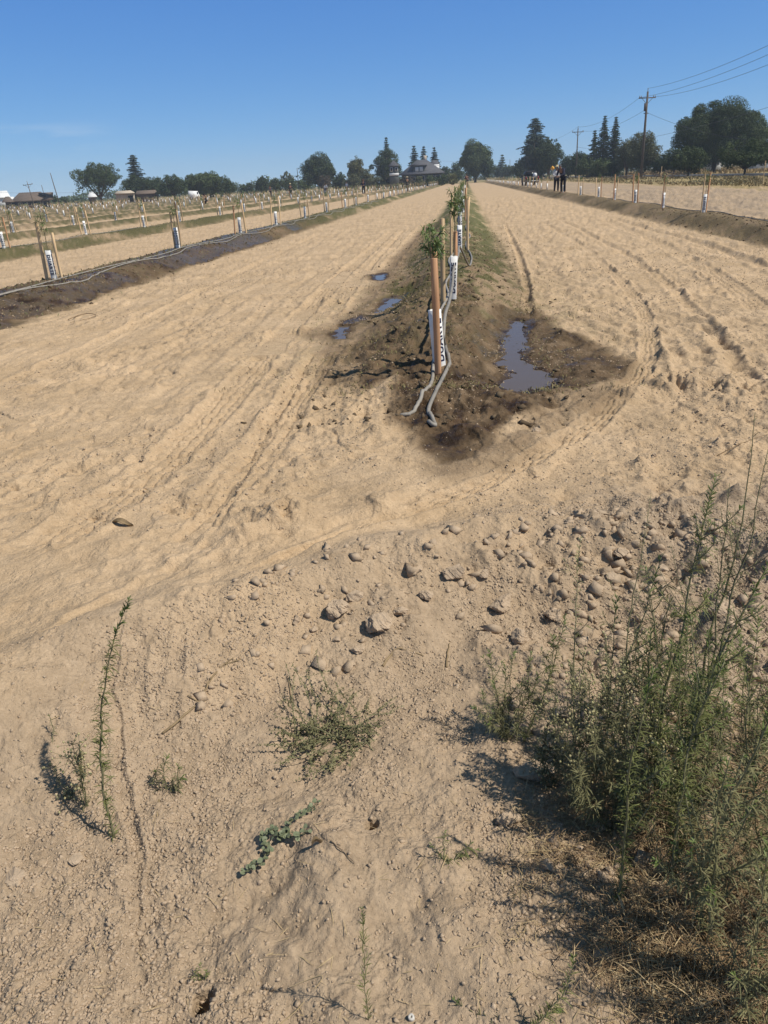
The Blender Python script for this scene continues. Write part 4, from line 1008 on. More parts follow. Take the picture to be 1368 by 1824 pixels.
weed('horseweed', 'budding weed with pale seed heads in the middle of the thicket', (1120,1440), [(1110,1170,.12,0,0),(1080,1140,.15,-.02,0),(1145,1200,.08,.01,0),(1060,1260,.02,-.01,0),(1165,1260,.05,.02,0)], .026, .0036, 380, W_GREY, heads=7, seed=20, branch=7, tipgreen=False)
weed('horseweed', 'dense dark-leaved weed at the low front of the thicket', (1090,1475), [(1060,1300,.0,-.02,0),(1120,1290,0,.02,0),(1030,1340,-.03,-.03,0),(1150,1320,0,.03,0),(1095,1270,.05,0,0),(1010,1380,-.03,-.02,0)], .034, .0044, 320, W_GREY, seed=21, branch=6, tipgreen=False)
weed('horseweed', 'leafy weed in the middle right of the thicket behind the arching stem', (1200,1450), [(1210,1160,.12,0,0),(1180,1220,.05,-.02,0),(1245,1190,.1,.02,0),(1225,1090,.2,.01,0)], .036, .0036, 400, W_GREEN, seed=22, branch=7)
weed('horseweed', 'leafy weed at the right edge of the thicket below the drooping tip', (1320,1480), [(1330,1180,.15,0,0),(1380,1120,.15,.03,0),(1290,1250,.05,-.02,0),(1400,1200,.1,.02,0)], .036, .0034, 300, W_GREY, seed=23, branch=7)
weed('horseweed', 'tall leaning grey weed near the right edge, in front of the leafy one', (1260,1690), [(1390,1240,.05,-.06,0),(1300,1350,0,-.02,0)], .036, .0040, 420, W_GREY, seed=24, branch=8, rad=.0036)
weed('horseweed', 'blurred dark weed rising from the bottom right corner', (1345,1850), [(1372,1500,.03,-.02,0),(1400,1600,0,.02,0)], .034, .0034, 400, W_GREY, seed=25, branch=6)
weed('horseweed', 'tall weed at the very edge of the bottom right corner', (1440,1800), [(1560,1300,.02,-.05,0),(1470,1380,.04,-.03,0),(1500,1250,.08,0,0)], .036, .0036, 300, W_GREY, seed=41, branch=5, rad=.0038)
weed('horseweed', 'tall weed at the right edge just above the bottom corner', (1450,1660), [(1540,1150,.03,-.05,0),(1480,1200,.06,-.02,0)], .036, .0036, 300, W_GREY, seed=42, branch=5, rad=.0038)
weed('dead_weed', 'dry tan dead weed standing among the green ones behind the thicket', (1180,1330), [(1150,1010,.2,.02,0),(1195,1060,.2,0,0),(1130,1100,.15,-.02,0),(1215,1150,.1,.03,0)], .028, .0026, 260, W_DRY, seed=26, branch=9, tipgreen=False, rad=.003)
weed('dead_weed', 'dry straw-coloured dead weed at the right foot of the thicket', (1290,1640), [(1250,1420,.05,-.03,0),(1330,1450,.05,.02,0),(1300,1400,.1,0,0)], .030, .0028, 260, W_DRY, seed=27, branch=8, tipgreen=False, rad=.003)
weed('dead_weed', 'small dry weed with tiny hooked stem left of the foremost tall weed', (925,1610), [(932,1535,.02,0,0),(918,1560,.01,0,0)], .012, .002, 260, W_DRY, seed=28, branch=4, tipgreen=False, rad=.0014)
weed('horseweed', 'low green rosette at the right edge behind the straw', (1350,1330), [(1360,1270,.02,.01,0),(1340,1290,.02,-.01,0),(1375,1300,.0,.02,0)], .035, .006, 330, W_TIP, seed=29)

for i_, (bp_, tips_, lab_, mt_, hd_, br_) in enumerate([
    ((1150,1370), [(1135,1130,.15,0,0),(1165,1100,.2,.02,0),(1110,1210,.05,-.02,0)], 'mid-height weed hidden between the budding weeds and the tallest one', W_GREY, 4, 8),
    ((1270,1400), [(1262,1120,.15,-.02,0),(1290,1160,.1,.02,0),(1240,1200,.08,-.03,0)], 'mid-height leafy weed between the tallest and the drooping weed', W_GREEN, 0, 8),
    ((1230,1500), [(1215,1330,.03,-.02,0),(1260,1310,.03,.03,0),(1190,1370,.0,-.03,0),(1240,1280,.06,0,0)], 'short dense weed low in front of the arching stem', W_GREY, 0, 7),
    ((1330,1380), [(1318,1130,.15,-.02,0),(1350,1090,.2,.02,0)], 'thin upright weed at the right edge behind the drooping tip', W_GREEN, 0, 7),
    ((1160,1500), [(1140,1350,.02,-.02,0),(1180,1330,.03,.02,0),(1120,1400,0,-.02,0)], 'low grey weed between the dense dark weed and the foremost stem', W_GREY, 5, 6),
    ((1375,1600), [(1350,1380,.05,-.03,0),(1390,1330,.05,.0,0),(1330,1450,.0,-.03,0)], 'bushy grey weed cut by the right edge, above the bottom corner', W_GREY, 0, 7),
    ((985,1400), [(975,1290,.03,-.01,0),(1000,1270,.04,.01,0),(960,1330,0,-.02,0)], 'small weed at the left foot of the thicket above the shadowed clod', W_GREY, 4, 5)]):
    weed('horseweed', lab_, bp_, tips_, .032, .0040, 400, mt_, heads=hd_, seed=60+i_, branch=br_, tipgreen=(hd_ == 0))
for i_, (bp_, tips_, lab_) in enumerate([
    ((1210,1290), [(1200,1130,.1,0,0),(1235,1110,.1,.02,0)], 'tan dead weed behind the tallest green weed'),
    ((1100,1330), [(1085,1180,.1,-.01,0),(1120,1160,.1,.01,0)], 'thin tan dead weed in the left middle of the thicket'),
    ((1340,1560), [(1310,1410,.03,-.02,0),(1365,1400,.03,.02,0)], 'brittle tan dead weed at the right edge over the straw'),
    ((1240,1480), [(1225,1330,.03,-.02,0),(1265,1320,.03,.02,0)], 'dead brown weed among the green stems low in the thicket'),
    ((1330,1440), [(1310,1270,.05,-.02,0),(1350,1250,.05,.02,0)], 'dead brown weed at the right edge below the drooping tip'),
    ((1360,1700), [(1340,1540,.03,-.02,0),(1385,1530,.03,.02,0)], 'dead brown weed at the right edge low over the straw'),
    ((1060,1400), [(1045,1290,.03,-.01,0),(1080,1285,.03,.01,0)], 'dead brown weed at the left front of the thicket'),
    ((1290,1760), [(1270,1640,.02,-.02,0),(1320,1630,.02,.02,0)], 'dead brown weed near the bottom right corner'),
    ((1190,1560), [(1170,1450,.02,-.02,0),(1215,1440,.02,.02,0)], 'short dead weed right of the foremost tall weed')]):
    weed('dead_weed', lab_, bp_, tips_, .024, .0026, 230, W_DRY, seed=80+i_, branch=11, tipgreen=False, rad=.0026)

def dry_grass():
    g = np.random.default_rng(77); A, Bm = MB(), MB()
    # (px, py, spread px, count, height)
    spots = [(1280,1560,80,70,.10),(1340,1430,50,40,.12),(1200,1480,60,26,.08),(1060,1420,60,26,.06),(1000,1440,50,22,.05),(1330,1700,70,70,.11),(1250,1780,80,50,.07),(1120,1690,90,24,.04),(1340,1820,60,60,.12),(1040,1500,60,18,.04),(1180,1640,70,40,.07),(1090,1430,40,24,.06),(1320,1600,50,50,.13),(1230,1700,60,46,.08),(980,1600,50,12,.03),(1150,1780,70,30,.06),(1010,1530,40,14,.05),(1300,1340,60,26,.1),(1220,1420,60,26,.1),(1130,1560,50,16,.04),(1260,1650,60,40,.08)]
    for (a, b, s_, n, h) in spots:
        for i in range(n):
            q = (a+g.normal(0, s_), b+g.normal(0, s_*.7))
            if q[1] < 1250: continue
            p = gp(*q); m_ = 26
            r_ = .03; base = p+np.stack([g.normal(0, r_, m_), g.normal(0, r_, m_), np.abs(g.normal(0, .01, m_))], 1)
            d = sphere_dirs(m_, g); d[:, 2] = np.abs(d[:, 2])*g.uniform(.2, 1.1)+.05
            tgt = A if g.random() < .45 else Bm
            leaves(tgt, base, d, g.uniform(.3, 1, m_)*h*1.1, g.uniform(.0010, .0024, m_), g.uniform(0, 1.4, m_), 0, g)
    # sparse straw litter over the foreground
    for i in range(900):
        q = (g.uniform(-20, 1380), g.uniform(1180, 1860)); p = gp(*q); a = g.random()*6.28
        if q[0] < 900 and g.random() < .60: continue
        leaves(A, np.array([p+[0, 0, .004]]), np.array([[math.cos(a), math.sin(a), .03]]), g.uniform(.015, .06), g.uniform(.0010, .002), .1, 0, g)
    A.qm = A.qm; off = len(A.q)
    for arr in Bm.q: A.q.append(arr+A.n); A.qm.append(np.ones(len(arr), int))
    for arr in Bm.t: A.t.append(arr+A.n); A.tm.append(np.ones(len(arr), int))
    A.v += Bm.v; A.n += Bm.n
    tag(A.build('dry_grass', [STRAW, STRAW2]), kind='stuff')
dry_grass()

def stick(label, pts, r=.004, mats=W_DRY, name='dry_stick', lift=.004, side=()):
    P = hose_curve([gp(a, b)+np.array([0, 0, lift]) for a, b in pts], 6); base = P[0].copy(); P = P-base
    g = np.random.default_rng(int(pts[0][0])); P[1:] += g.normal(0, r*.25, (len(P)-1, 3))
    mb = MB(); mb.tube(P, np.linspace(r, r*.45, len(P)), 6)
    for q in side:
        S_ = hose_curve([gp(a, b)+np.array([0, 0, lift*1.5]) for a, b in q], 6)-base; mb.tube(S_, np.linspace(r*.7, r*.35, len(S_)), 5)
    o = mb.build(name, mats, smooth=True); o.location = base
    return tag(o, label, 'stick')
stick('long dry forked root lying on the sandy slope left of centre', [(290,1310),(325,1283),(355,1258),(378,1232),(400,1205),(432,1200)], .0042, side=[[(378,1232),(400,1205),(420,1193)],[(352,1256),(336,1247)]])
stick('bent dry root at the foot of the sunlit bank', [(682,1188),(696,1172),(715,1170),(755,1176)], .0055)
stick('short upright dry root curl among clods right of the sunlit bank', [(795,1190),(797,1170),(800,1148)], .004)
stick('thin straight straw below the small leafy tuft', [(280,1455),(284,1425),(272,1470)], .0013, STRAW)
stick('dry stalk beside the small leafy tuft', [(140,1370),(172,1378)], .0018, STRAW)
stick('slender straw bent in a V near the bottom centre', [(480,1842),(535,1795),(575,1740),(515,1762)], .0012, STRAW)
stick('short reddish twig on the slope above the creeping vine', [(520,1252),(517,1230),(512,1212)], .002)
stick('pale dry stalk lying on the straw left of the foremost weed', [(940,1520),(990,1516),(1040,1506)], .0032, STRAW)
stick('black twig beside the small burrow opening near the centre', [(590,1508),(610,1518),(632,1540)], .0016, BARK)
stick('curved dark root arc lying by the left ridge', [(122,572),(150,562),(172,564),(150,572),(125,577)], .006, STRAW2, lift=.02)
stick('thin dead twig lying on the right headland below the lone clod', [(1280,800),(1320,790),(1368,775)], .003, STRAW2)
def curled_leaf(px, py, label, s=.05, rz=0):
    p = gp(px, py); mb = MB(); n, m_ = 12, 5; V = []
    for i in range(n):
        u = i/(n-1); wd = s*.30*math.sin(math.pi*min(1, u*.9+.08)); zc = .012*math.sin(u*5)+.006
        for j in range(m_): v = j/(m_-1)*2-1; V.append(((u-.5)*s*2, v*wd, zc+abs(v)**1.5*.014))
    q = [(i*m_+j, i*m_+j+1, (i+1)*m_+j+1, (i+1)*m_+j) for i in range(n-1) for j in range(m_-1)]
    mb.add(V, q); V2 = np.array(V)+[0, 0, -.002]; mb.add(V2, [f[::-1] for f in q])
    o = mb.build('dry_leaf', W_DRY, smooth=True); o.location = p+[0, 0, .002]; o.rotation_euler = (.15, 0, rz); return tag(o, label, 'leaf')
curled_leaf(220,936,'curled dry leaf lying alone on the smooth tracked earth at left', .055, -.15)
curled_leaf(566,1506,'pale curled dry leaf by the black twig near the creeping vine', .016, .6)
def plastic_cap():
    p = gp(733,1815); mb = MB(); n = 28; a = np.arange(n)*2*np.pi/n; prof = [(.0065, -.004), (.0068, .0035), (.0060, .0048), (.0026, .0050), (.0020, .0042), (.0019, -.002)]
    V = np.concatenate([np.stack([r*np.cos(a), r*np.sin(a), np.full(n, z_)], 1) for r, z_ in prof]); q = [(i*n+j, i*n+(j+1) % n, (i+1)*n+(j+1) % n, (i+1)*n+j) for i in range(len(prof)-1) for j in range(n)]
    mb.add(V, q, [(5*n, 5*n+j, 5*n+j+1) for j in range(1, n-1)]); o = mb.build('plastic_cap', simple('dusty_white_plastic', (.50, .46, .40), (.62, .58, .52), 200, .5), smooth=True); o.location = p+[0, 0, .004]; o.rotation_euler = (.12, -.1, 0)
    tag(o, 'small round white plastic cap with a centre hole at the bottom edge', 'cap')
plastic_cap()
p_ = gp(356,1745)
weed('seedling', 'tiny green seedling growing at the lip of the lower burrow hole', (357,1742), [(352,1722,.0,-.002,0),(366,1728,0,.003,0),(360,1712,.01,0,0)], .009, .003, 500, W_GREEN, seed=31, rad=.0008)
def mud_tufts():
    g = np.random.default_rng(9); mb = MB()
    n = 15000; y = 5.3+20*g.random(n)**1.6; x = X0+g.normal(.05, .75, n)
    k = sst(-.15, .4, fbm(x*2.2, y*1.6, 115, 3))*np.where(y < 8, .8, 1); m_ = g.random(n) < k; x, y = x[m_], y[m_]; z = terrain(x, y); n = len(x)
    d = sphere_dirs(n, g); d[:, 2] = np.abs(d[:, 2])+.5
    leaves(mb, np.stack([x, y, z-.003], 1), d, g.uniform(.02, .06, n), .004+.0004*y, .5, 0, g)
    n = 11000; y = 9+50*g.random(n)**1.2; x = X0-SP*g.integers(1, 3, n)+g.normal(0, .5, n); z = terrain(x, y); d = sphere_dirs(n, g); d[:, 2] = np.abs(d[:, 2])+.3
    leaves(mb, np.stack([x, y, z-.003], 1), d, g.uniform(.03, .09, n), .012, .5, 1, g)
    tag(mb.build('ridge_grass', [simple('moss_green', (.11, .10, .038), (.24, .20, .095), 5, .9), simple('ridge_green', (.10, .105, .045), (.17, .16, .08), 5, .9)]), kind='stuff')
mud_tufts()
# ------------------------------------------------------------------ far vegetation
F_DARK = simple('dark_foliage', (.030, .050, .018), (.075, .105, .040), .35, .8, detail=5)
F_MID = simple('mid_foliage', (.048, .072, .024), (.105, .135, .050), .35, .8, detail=5)
F_OLIVE = simple('olive_foliage', (.075, .085, .042), (.15, .155, .080), .35, .8, detail=5)
F_BLUE = simple('blue_green_foliage', (.032, .052, .032), (.072, .100, .062), .35, .8, detail=5)
F_BROWN = simple('brownish_foliage', (.060, .048, .032), (.10, .082, .055), .35, .8, detail=5)
F_YELL = simple('yellow_green_foliage', (.09, .095, .035), (.16, .155, .065), .35, .8, detail=5)
def cards(mb, P, N, s, g, m=0):
    n = len(P); N = N/np.linalg.norm(N, axis=1)[:, None]
    a = np.cross(N, sphere_dirs(n, g)); a /= np.linalg.norm(a, axis=1)[:, None]+1e-9; b = np.cross(N, a)
    s = np.broadcast_to(s, n)[:, None]*.5
    V = np.stack([P-a*s*1.3, P-b*s*.55, P+a*s*1.3, P+b*s*.55], 1)
    mb.add(V.reshape(-1, 3), np.arange(n*4).reshape(n, 4), m=m)
def blob_crown(mb, g, c, rx, ry, rz, s, dens=1.0, lobes=None, jag=.25):
    """leaf cards on many overlapping clumps that fill an ellipsoid"""
    K = int(1.5*(lobes or max(10, int(12+rx*2.6)))); cen = []
    while len(cen) < K:
        d = sphere_dirs(1, g)[0]; r_ = g.uniform(.25, .80); p = d*r_; p[2] = -abs(p[2])*.95 if g.random() < .18 else p[2]
        cen.append(p)
    cen = np.array(cen)*np.array([rx, ry, rz])+c
    rad = g.uniform(.24, .46, K)*min(rx, rz)*(1+jag*g.normal(0, .5, K))
    rad = np.clip(rad, .12*min(rx, rz), .5*min(rx, rz))
    ex_ = int(K*(.9 if jag > .3 else .45)); dd_ = sphere_dirs(ex_, g); dd_[:, 2] = np.where(dd_[:, 2] < -.3, -dd_[:, 2], dd_[:, 2])
    cen = np.concatenate([cen, dd_*g.uniform(.72, 1.0, (ex_, 1))*np.array([rx, ry, rz])*.93+c]); rad = np.concatenate([rad, g.uniform(.08, .19, ex_)*min(rx, rz)])
    for p, r_ in zip(cen, rad):
        n = int(dens*4.2*4*r_*r_/(s*s)); n = max(n, 12)
        d = sphere_dirs(n, g); q = p+d*np.array([1, 1, .85])*r_*g.uniform(.62, 1.12, (n, 1))
        cards(mb, q, d+.8*g.normal(0, 1, (n, 3)), s*g.uniform(.6, 1.4, n), g)
def conifer_crown(mb, g, c, h, r, s, kind='spruce'):
    z = 0; 
    nt_ = int(max(9, h/ (s*1.5)))
    for i in range(nt_):
        u = i/(nt_-1)
        if kind == 'cedar':
            rr = r*(1-u**2.6*.75)*g.uniform(.55, 1.12)*(.55+.45*min(1, u*5))
        else: rr = r*(1-u)**.85*g.uniform(.75, 1.1)+s*.5
        nb = 13 if kind != 'cedar' else 15
        for b in range(nb):
            a = g.random()*6.28; L = rr*g.uniform(.5, 1.08)
            m_ = int(max(7, 9*L/s)); t = g.uniform(.15, 1, m_)
            droop = -.18*L*t**1.5 if kind == 'cedar' else -.3*L*t
            p = np.stack([c[0]+np.cos(a)*L*t, c[1]+np.sin(a)*L*t, c[2]+u*h+droop], 1)+g.normal(0, s*.5, (m_, 3))*np.array([1, 1, .5])
            cards(mb, p, np.array([0, 0, 1])+.7*g.normal(0, 1, (m_, 3)), s*g.uniform(.6, 1.3, m_), g)
FT = []
def tree(px0, px1, ytop, dist, kind, m_, label, cat='tree', name=None, base=.12, dens=1.0, trunk_px=None, seed=0, depth=None):
    pc = (px0+px1)/2; P = atd(pc, dist); D = float((P-EYEP)@FW); wd = (px1-px0)*D/FOC*((3.0 if dist > 245 else 2.2) if kind == 'conifer' else 1.5 if kind == 'cedar' else 1.16 if pc < 900 else 1.28); z0 = gz0(P); H_ = zat(pc, ytop, P[0], P[1])-z0
    g = np.random.default_rng(int(px0*13+ytop*7+seed)); s = max(.10, D/744*1.15)
    name = name or {'conifer': 'conifer_tree', 'cedar': 'cedar_tree', 'bush': 'bush'}.get(kind, 'tree')
    t = thing(name, label, cat, (P[0], P[1], z0)); cr, tr = MB(), MB(); r_ = wd/2
    if kind in ('round', 'oak', 'jagged', 'tall'):
        zb = H_*base*(.75 if kind != 'oak' else 1); rz_ = (H_-zb)/2
        blob_crown(cr, g, np.array([0, 0, zb+rz_]), r_, r_*.85, rz_, s, dens, None if kind != 'jagged' else int(26+r_*3), .25 if kind == 'round' else .5)
        tr.tube([(0, 0, -.2), (r_*.03, 0, H_*.25), (-.02*r_, 0, H_*.6)], [H_*.035, H_*.028, H_*.012], 7)
        for i in range(7):
            a = i*.9+g.random(); e = np.array([math.cos(a)*r_*.65, math.sin(a)*r_*.5, H_*g.uniform(.5, .8)])
            tr.tube(quad_bezier(np.array([0, 0, H_*.16]), e, np.array([0, 0, -H_*.06]), 6), np.linspace(H_*.018, H_*.005, 6), 5)
    elif kind in ('conifer', 'cedar'):
        conifer_crown(cr, g, (0, 0, H_*base), H_*(1-base), r_, s, 'cedar' if kind == 'cedar' else 'spruce')
        tr.tube([(0, 0, -.2), (0, 0, H_*.5), (0, 0, H_*.97)], [H_*.022, H_*.014, H_*.003], 6)
    else:
        blob_crown(cr, g, np.array([0, 0, H_*.48]), r_, r_*.8, H_*.52, s, dens, int(10+4*wd/max(H_, .5)), .3)
        tr.tube([(0, 0, -.2), (0, 0, H_*.5)], [H_*.03, H_*.015], 5)
    tr.build('trunk' if kind != 'bush' else 'stem', BARK, t, True); cr.build('crown' if kind != 'bush' else 'foliage', m_, t)
    return t
def gz0(P): return float(terrain(np.array([P[0]]), np.array([P[1]]))[0]) if math.hypot(P[0], P[1]) < 55 else float(.12*sst(16, 22, P[0]))
T = tree
# left horizon
T(92,108,346,260,'bush',F_DARK,'first dark rounded bush right of the brown ranch house','bush')
T(104,122,349,262,'bush',F_MID,'second lower bush right of the brown ranch house','bush',seed=1)
T(127,146,351,300,'bush',F_MID,'small distant bush left of the big spreading oak','bush')
T(135,222,287,215,'oak',F_DARK,'big spreading dark oak with visible limbs at the left horizon',base=.26,dens=.95)
T(232,264,277,225,'cedar',F_BLUE,'ragged conifer with tiered branches rising above the trees right of the oak',base=.1)
T(222,266,307,215,'round',F_DARK,'dark tree in front of the ragged tiered conifer')
T(246,296,311,218,'round',F_DARK,'dark tree between the ragged conifer and the long tree mass')
T(280,340,308,205,'round',F_DARK,'broad dark tree right of the stucco houses, left part of the tree mass',base=.08)
T(322,370,309,212,'round',F_MID,'tree in the left middle of the long tree mass',base=.08)
T(346,398,305,208,'jagged',F_MID,'tallest tree in the middle of the long tree mass at left',base=.06)
T(372,414,311,206,'round',F_MID,'tree in the right half of the long tree mass at left',base=.06)
T(396,422,322,205,'round',F_DARK,'lowest tree at the right end of the long tree mass',base=.05)
T(424,442,328,250,'bush',F_MID,'low bush left of the gap before the middle tree line','bush')
T(436,458,326,245,'bush',F_DARK,'low bush beside the gap in the middle tree line','bush')
T(456,480,315,235,'jagged',F_DARK,'dark small tree at the left end of the middle tree line',base=.08)
T(476,506,315,238,'round',F_MID,'green small tree in the middle tree line',base=.08)
T(500,524,304,240,'jagged',F_OLIVE,'thin feathery tree next to the bare pole',base=.08,dens=.5)
T(504,532,318,236,'round',F_DARK,'rounded tree below the feathery tree',base=.05)
T(532,556,316,236,'round',F_MID,'rounded tree just right of the bare pole',base=.05)
T(544,594,274,228,'jagged',F_DARK,'tall dark tree with a notched top left of the pale feathery tree',base=.12,dens=1.1)
T(566,590,312,215,'round',F_BROWN,'purplish-brown small tree in front of the notched dark tree',base=.05)
T(588,618,303,226,'round',F_DARK,'dark round tree right of the notched tree',base=.06)
T(621,652,276,222,'jagged',F_YELL,'tall pale yellow-green feathery tree',base=.1,dens=.8)
T(612,642,308,212,'round',F_OLIVE,'olive tree at the foot of the pale feathery tree',base=.05)
T(640,668,300,216,'round',F_OLIVE,'olive tree right of the pale feathery tree',base=.06)
T(663,712,266,232,'round',F_DARK,'large ball-shaped dark tree beside the small tower',base=.1,dens=1.2)
T(686,696,246,233,'conifer',F_DARK,'slim spire of a conifer rising above the ball-shaped tree',base=.3)
T(732,746,261,250,'conifer',F_BLUE,'leftmost of three small conifers behind the grey roof',base=.1)
T(749,763,262,250,'conifer',F_BLUE,'middle one of three small conifers behind the grey roof',base=.1)
T(767,782,264,250,'conifer',F_BLUE,'rightmost of three small conifers behind the grey roof',base=.1)
for i, (a, b, c, m_, lab) in enumerate([(655,690,312,F_OLIVE,'olive shrub below the ball-shaped tree'),(684,716,312,F_BROWN,'brown-green shrub in front of the small tower'),(712,742,312,F_BROWN,'brownish shrub in front of the left end of the grey-roofed house'),(738,756,314,F_OLIVE,'shrub before the middle of the grey-roofed house'),(756,778,310,F_MID,'green shrub before the right end of the grey-roofed house'),(776,796,310,F_MID,'green shrub beside the right corner of the grey-roofed house'),(797,816,308,F_YELL,'yellowish round shrub at the far end of the left track')]):
    T(a, b, c, 196+i, 'bush', m_, lab, 'bush')
T(782,806,295,270,'round',F_DARK,'dark distant tree right of the grey-roofed house',base=.05)
T(800,828,291,275,'round',F_DARK,'dark distant tree left of the tall round tree at the row end',base=.05)
T(821,872,250,255,'jagged',F_MID,'tall round green tree at the far end of the centre row',base=.06,dens=1.2)
T(856,880,279,252,'round',F_DARK,'darker lobe-shaped tree at the right of the tall round green tree',base=.04)
T(878,892,294,330,'round',F_DARK,'faint far tree between the round tree and the slim conifer',base=.05)
T(889,899,277,330,'conifer',F_DARK,'slim distant conifer right of the tall round tree',base=.1)
T(896,915,291,320,'round',F_DARK,'faint far tree right of the slim distant conifer',base=.05)
T(912,938,283,230,'round',F_DARK,'dark tree at the left foot of the huge blue-green cedar',base=.03)
T(929,975,212,215,'cedar',F_BLUE,'huge blue-green cedar with a broken flat top',base=.05)
T(929,970,240,214,'tall',F_BLUE,'dense lower cedar mass standing before the huge cedar',base=.03,dens=.9)
T(958,996,240,212,'jagged',F_DARK,'dark tree leaning against the right side of the huge cedar',base=.05)
T(998,1026,275,200,'round',F_DARK,'dark tree left of the second utility pole',base=.04)
T(1016,1048,272,195,'jagged',F_DARK,'dark tree behind the second utility pole',base=.04)
T(1046,1066,234,190,'conifer',F_DARK,'shortest of three dark spruces at right',base=.05)
T(1060,1084,208,186,'conifer',F_DARK,'tallest of three dark spruces at right',base=.05)
T(1080,1103,210,184,'conifer',F_DARK,'right-hand one of three dark spruces, nearest the big pole',base=.05)
T(1030,1062,280,170,'round',F_MID,'orchard tree below the shortest spruce',base=.06)
T(1056,1086,278,165,'round',F_MID,'orchard tree below the tallest spruce',base=.06)
T(1080,1106,280,160,'round',F_DARK,'orchard tree below the right-hand spruce',base=.06)
T(1100,1132,246,158,'jagged',F_OLIVE,'grey olive tree left of the big utility pole',base=.05,dens=.7)
T(1118,1166,230,154,'jagged',F_OLIVE,'tall grey olive tree behind the big utility pole',base=.04,dens=.7)
T(1160,1192,274,150,'round',F_MID,'low tree right of the big utility pole',base=.05)
T(1180,1222,262,140,'round',F_MID,'low tree left of the big ash',base=.05)
T(1198,1256,262,112,'jagged',F_MID,'orchard tree in front of the big ash, at its left',base=.12)
T(1212,1330,176,148,'jagged',F_DARK,'huge dark ash tree towering at the right',base=.10,dens=1.25)
T(1308,1358,196,150,'jagged',F_MID,'right-hand lighter part-tree leaning out of the huge ash',base=.12)
T(1284,1372,245,100,'jagged',F_MID,'orchard tree in front of the huge ash, at its right',base=.16)
T(1350,1420,236,112,'jagged',F_OLIVE,'olive tree cut by the right edge of the picture',base=.1)

# ------------------------------------------------------------------ poles and wires
POLE = simple('pole_wood', (.075, .060, .048), (.13, .105, .085), 8, .9)
WIRE = simple('wire', (.05, .05, .055), (.08, .08, .09), 5, .6)
CERAM = simple('insulator', (.20, .19, .18), (.30, .29, .28), 5, .3)
def pole(px, ytop, dist, label, arms=True, lean=0, rad=.16, extra=0, rz=.2):
    P = atd(px, dist); z0 = gz0(P); H_ = zat(px, ytop, P[0], P[1])-z0
    t = thing('utility_pole', label, 'utility pole', (P[0], P[1], z0)); t.rotation_euler = (0, lean, 0)
    MB().tube([(0, 0, -.5), (0, 0, H_*.5), (0, 0, H_)], [rad, rad*.85, rad*.65], 8).build('post', POLE, t, True)
    if arms:
        za = H_*.93; ca = np.array([math.cos(rz), math.sin(rz), 0])
        MB().box((0, 0, za), (2.5, .12, .13), (0, 0, rz)).build('crossarm', POLE, t)
        for q in (-1.15, -.9, 1.15, .9) if extra else (-1.15, 1.15):
            c = ca*q+np.array([0, 0, za+.06]); MB().tube([c, c+[0, 0, .12], c+[0, 0, .26]], [.05, .07, .03], 6).build('insulator', CERAM, t)
        MB().tube([(0, 0, H_-.1), (0, 0, H_+.35), (0, 0, H_+.45)], [.04, .06, .05], 6).build('insulator', CERAM, t)
        MB().tube([ca*.8+[0, 0, za-.04], ca*.05+[0, 0, za-.75]], .03, 4).build('brace', POLE, t); MB().tube([-ca*.8+[0, 0, za-.04], -ca*.05+[0, 0, za-.75]], .03, 4).build('brace', POLE, t)
    if extra:
        MB().tube([(-.25, -.2, H_*.78), (-.25, -.2, H_*.87)], .16, 10).build('transformer', POLE, t, True)
        MB().box((0, 0, H_*.755), (.7, .08, .1), (0, 0, rz)).build('bracket', POLE, t)
    return t, P, z0, H_
p1, P1, z1, H1 = pole(1143, 164, 128, 'tallest utility pole with a crossarm, standing before the olive trees', True, 0, .20, 1)
p2, P2_, z2, H2 = pole(1026, 229, 185, 'second utility pole, left of the three dark spruces', True, 0, .15)
p3, P3, z3, H3 = pole(975, 245, 230, 'slim utility pole just right of the huge cedar', False, 0, .12)
p4, P4, z4, H4 = pole(947, 257, 270, 'slim utility pole above the parked pickup', False, 0, .12)
p5, P5, z5, H5 = pole(933, 262, 310, 'slim utility pole at the left of the huge cedar', False, 0, .12)
pole(908, 284, 380, 'small far utility pole near the end of the right track', False, 0, .14)
pole(532, 299, 230, 'bare pole rising from the middle tree line', False, 0, .11)
pole(60, 325, 230, 'left utility pole with short crossarms above the ranch house', True, -.10, .13)
pole(82, 329, 250, 'plain middle pole above the right end of the ranch house roof', False, -.06, .11)
pole(105, 307, 215, 'tall bare pole leaning left of the dark bushes', False, -.10, .13)
def wire(label, A, B_, sag, r=.017, n=24):
    A = np.array(A, float); B_ = np.array(B_, float); t = np.linspace(0, 1, n)[:, None]; C = A+(B_-A)*t; C[:, 2] -= (4*sag*t*(1-t))[:, 0]
    mb = MB().tube(C-A, r, 4); o = mb.build('power_line', WIRE); o.location = A; return tag(o, label, 'power line', 'overhead power lines')
def P3D(px, py, dist): P = atd(px, dist); return np.array([P[0], P[1], zat(px, py, P[0], P[1])])
top1 = np.array([P1[0], P1[1], z1+H1])
wire('top wire from the tallest pole to the upper right edge', top1+[0, 0, .4], P3D(1420,42,70), .6)
wire('middle wire from the tallest pole to the upper right edge', top1+[-1.1, 0, -.7], P3D(1420,62,70), .6)
wire('lower wire from the tallest pole to the upper right edge', top1+[1.1, .2, -.7], P3D(1420,84,70), .6)
top2 = np.array([P2_[0], P2_[1], z2+H2])
wire('upper wire sagging between the tallest and the second pole', top1+[-1.1, 0, -.7], top2+[0, 0, .3], 1.0)
wire('lower wire sagging between the tallest and the second pole', top1+[0, 0, -2.2], top2+[.8, 0, -.5], 1.0)
wire('wire continuing left from the second pole towards the cedar', top2+[0, 0, .3], [P4[0], P4[1], z4+H4], 1.0)
wire('thin wire running over the track end to the grey-roofed house', P3D(905,284,330), P3D(780,286,260), .6)
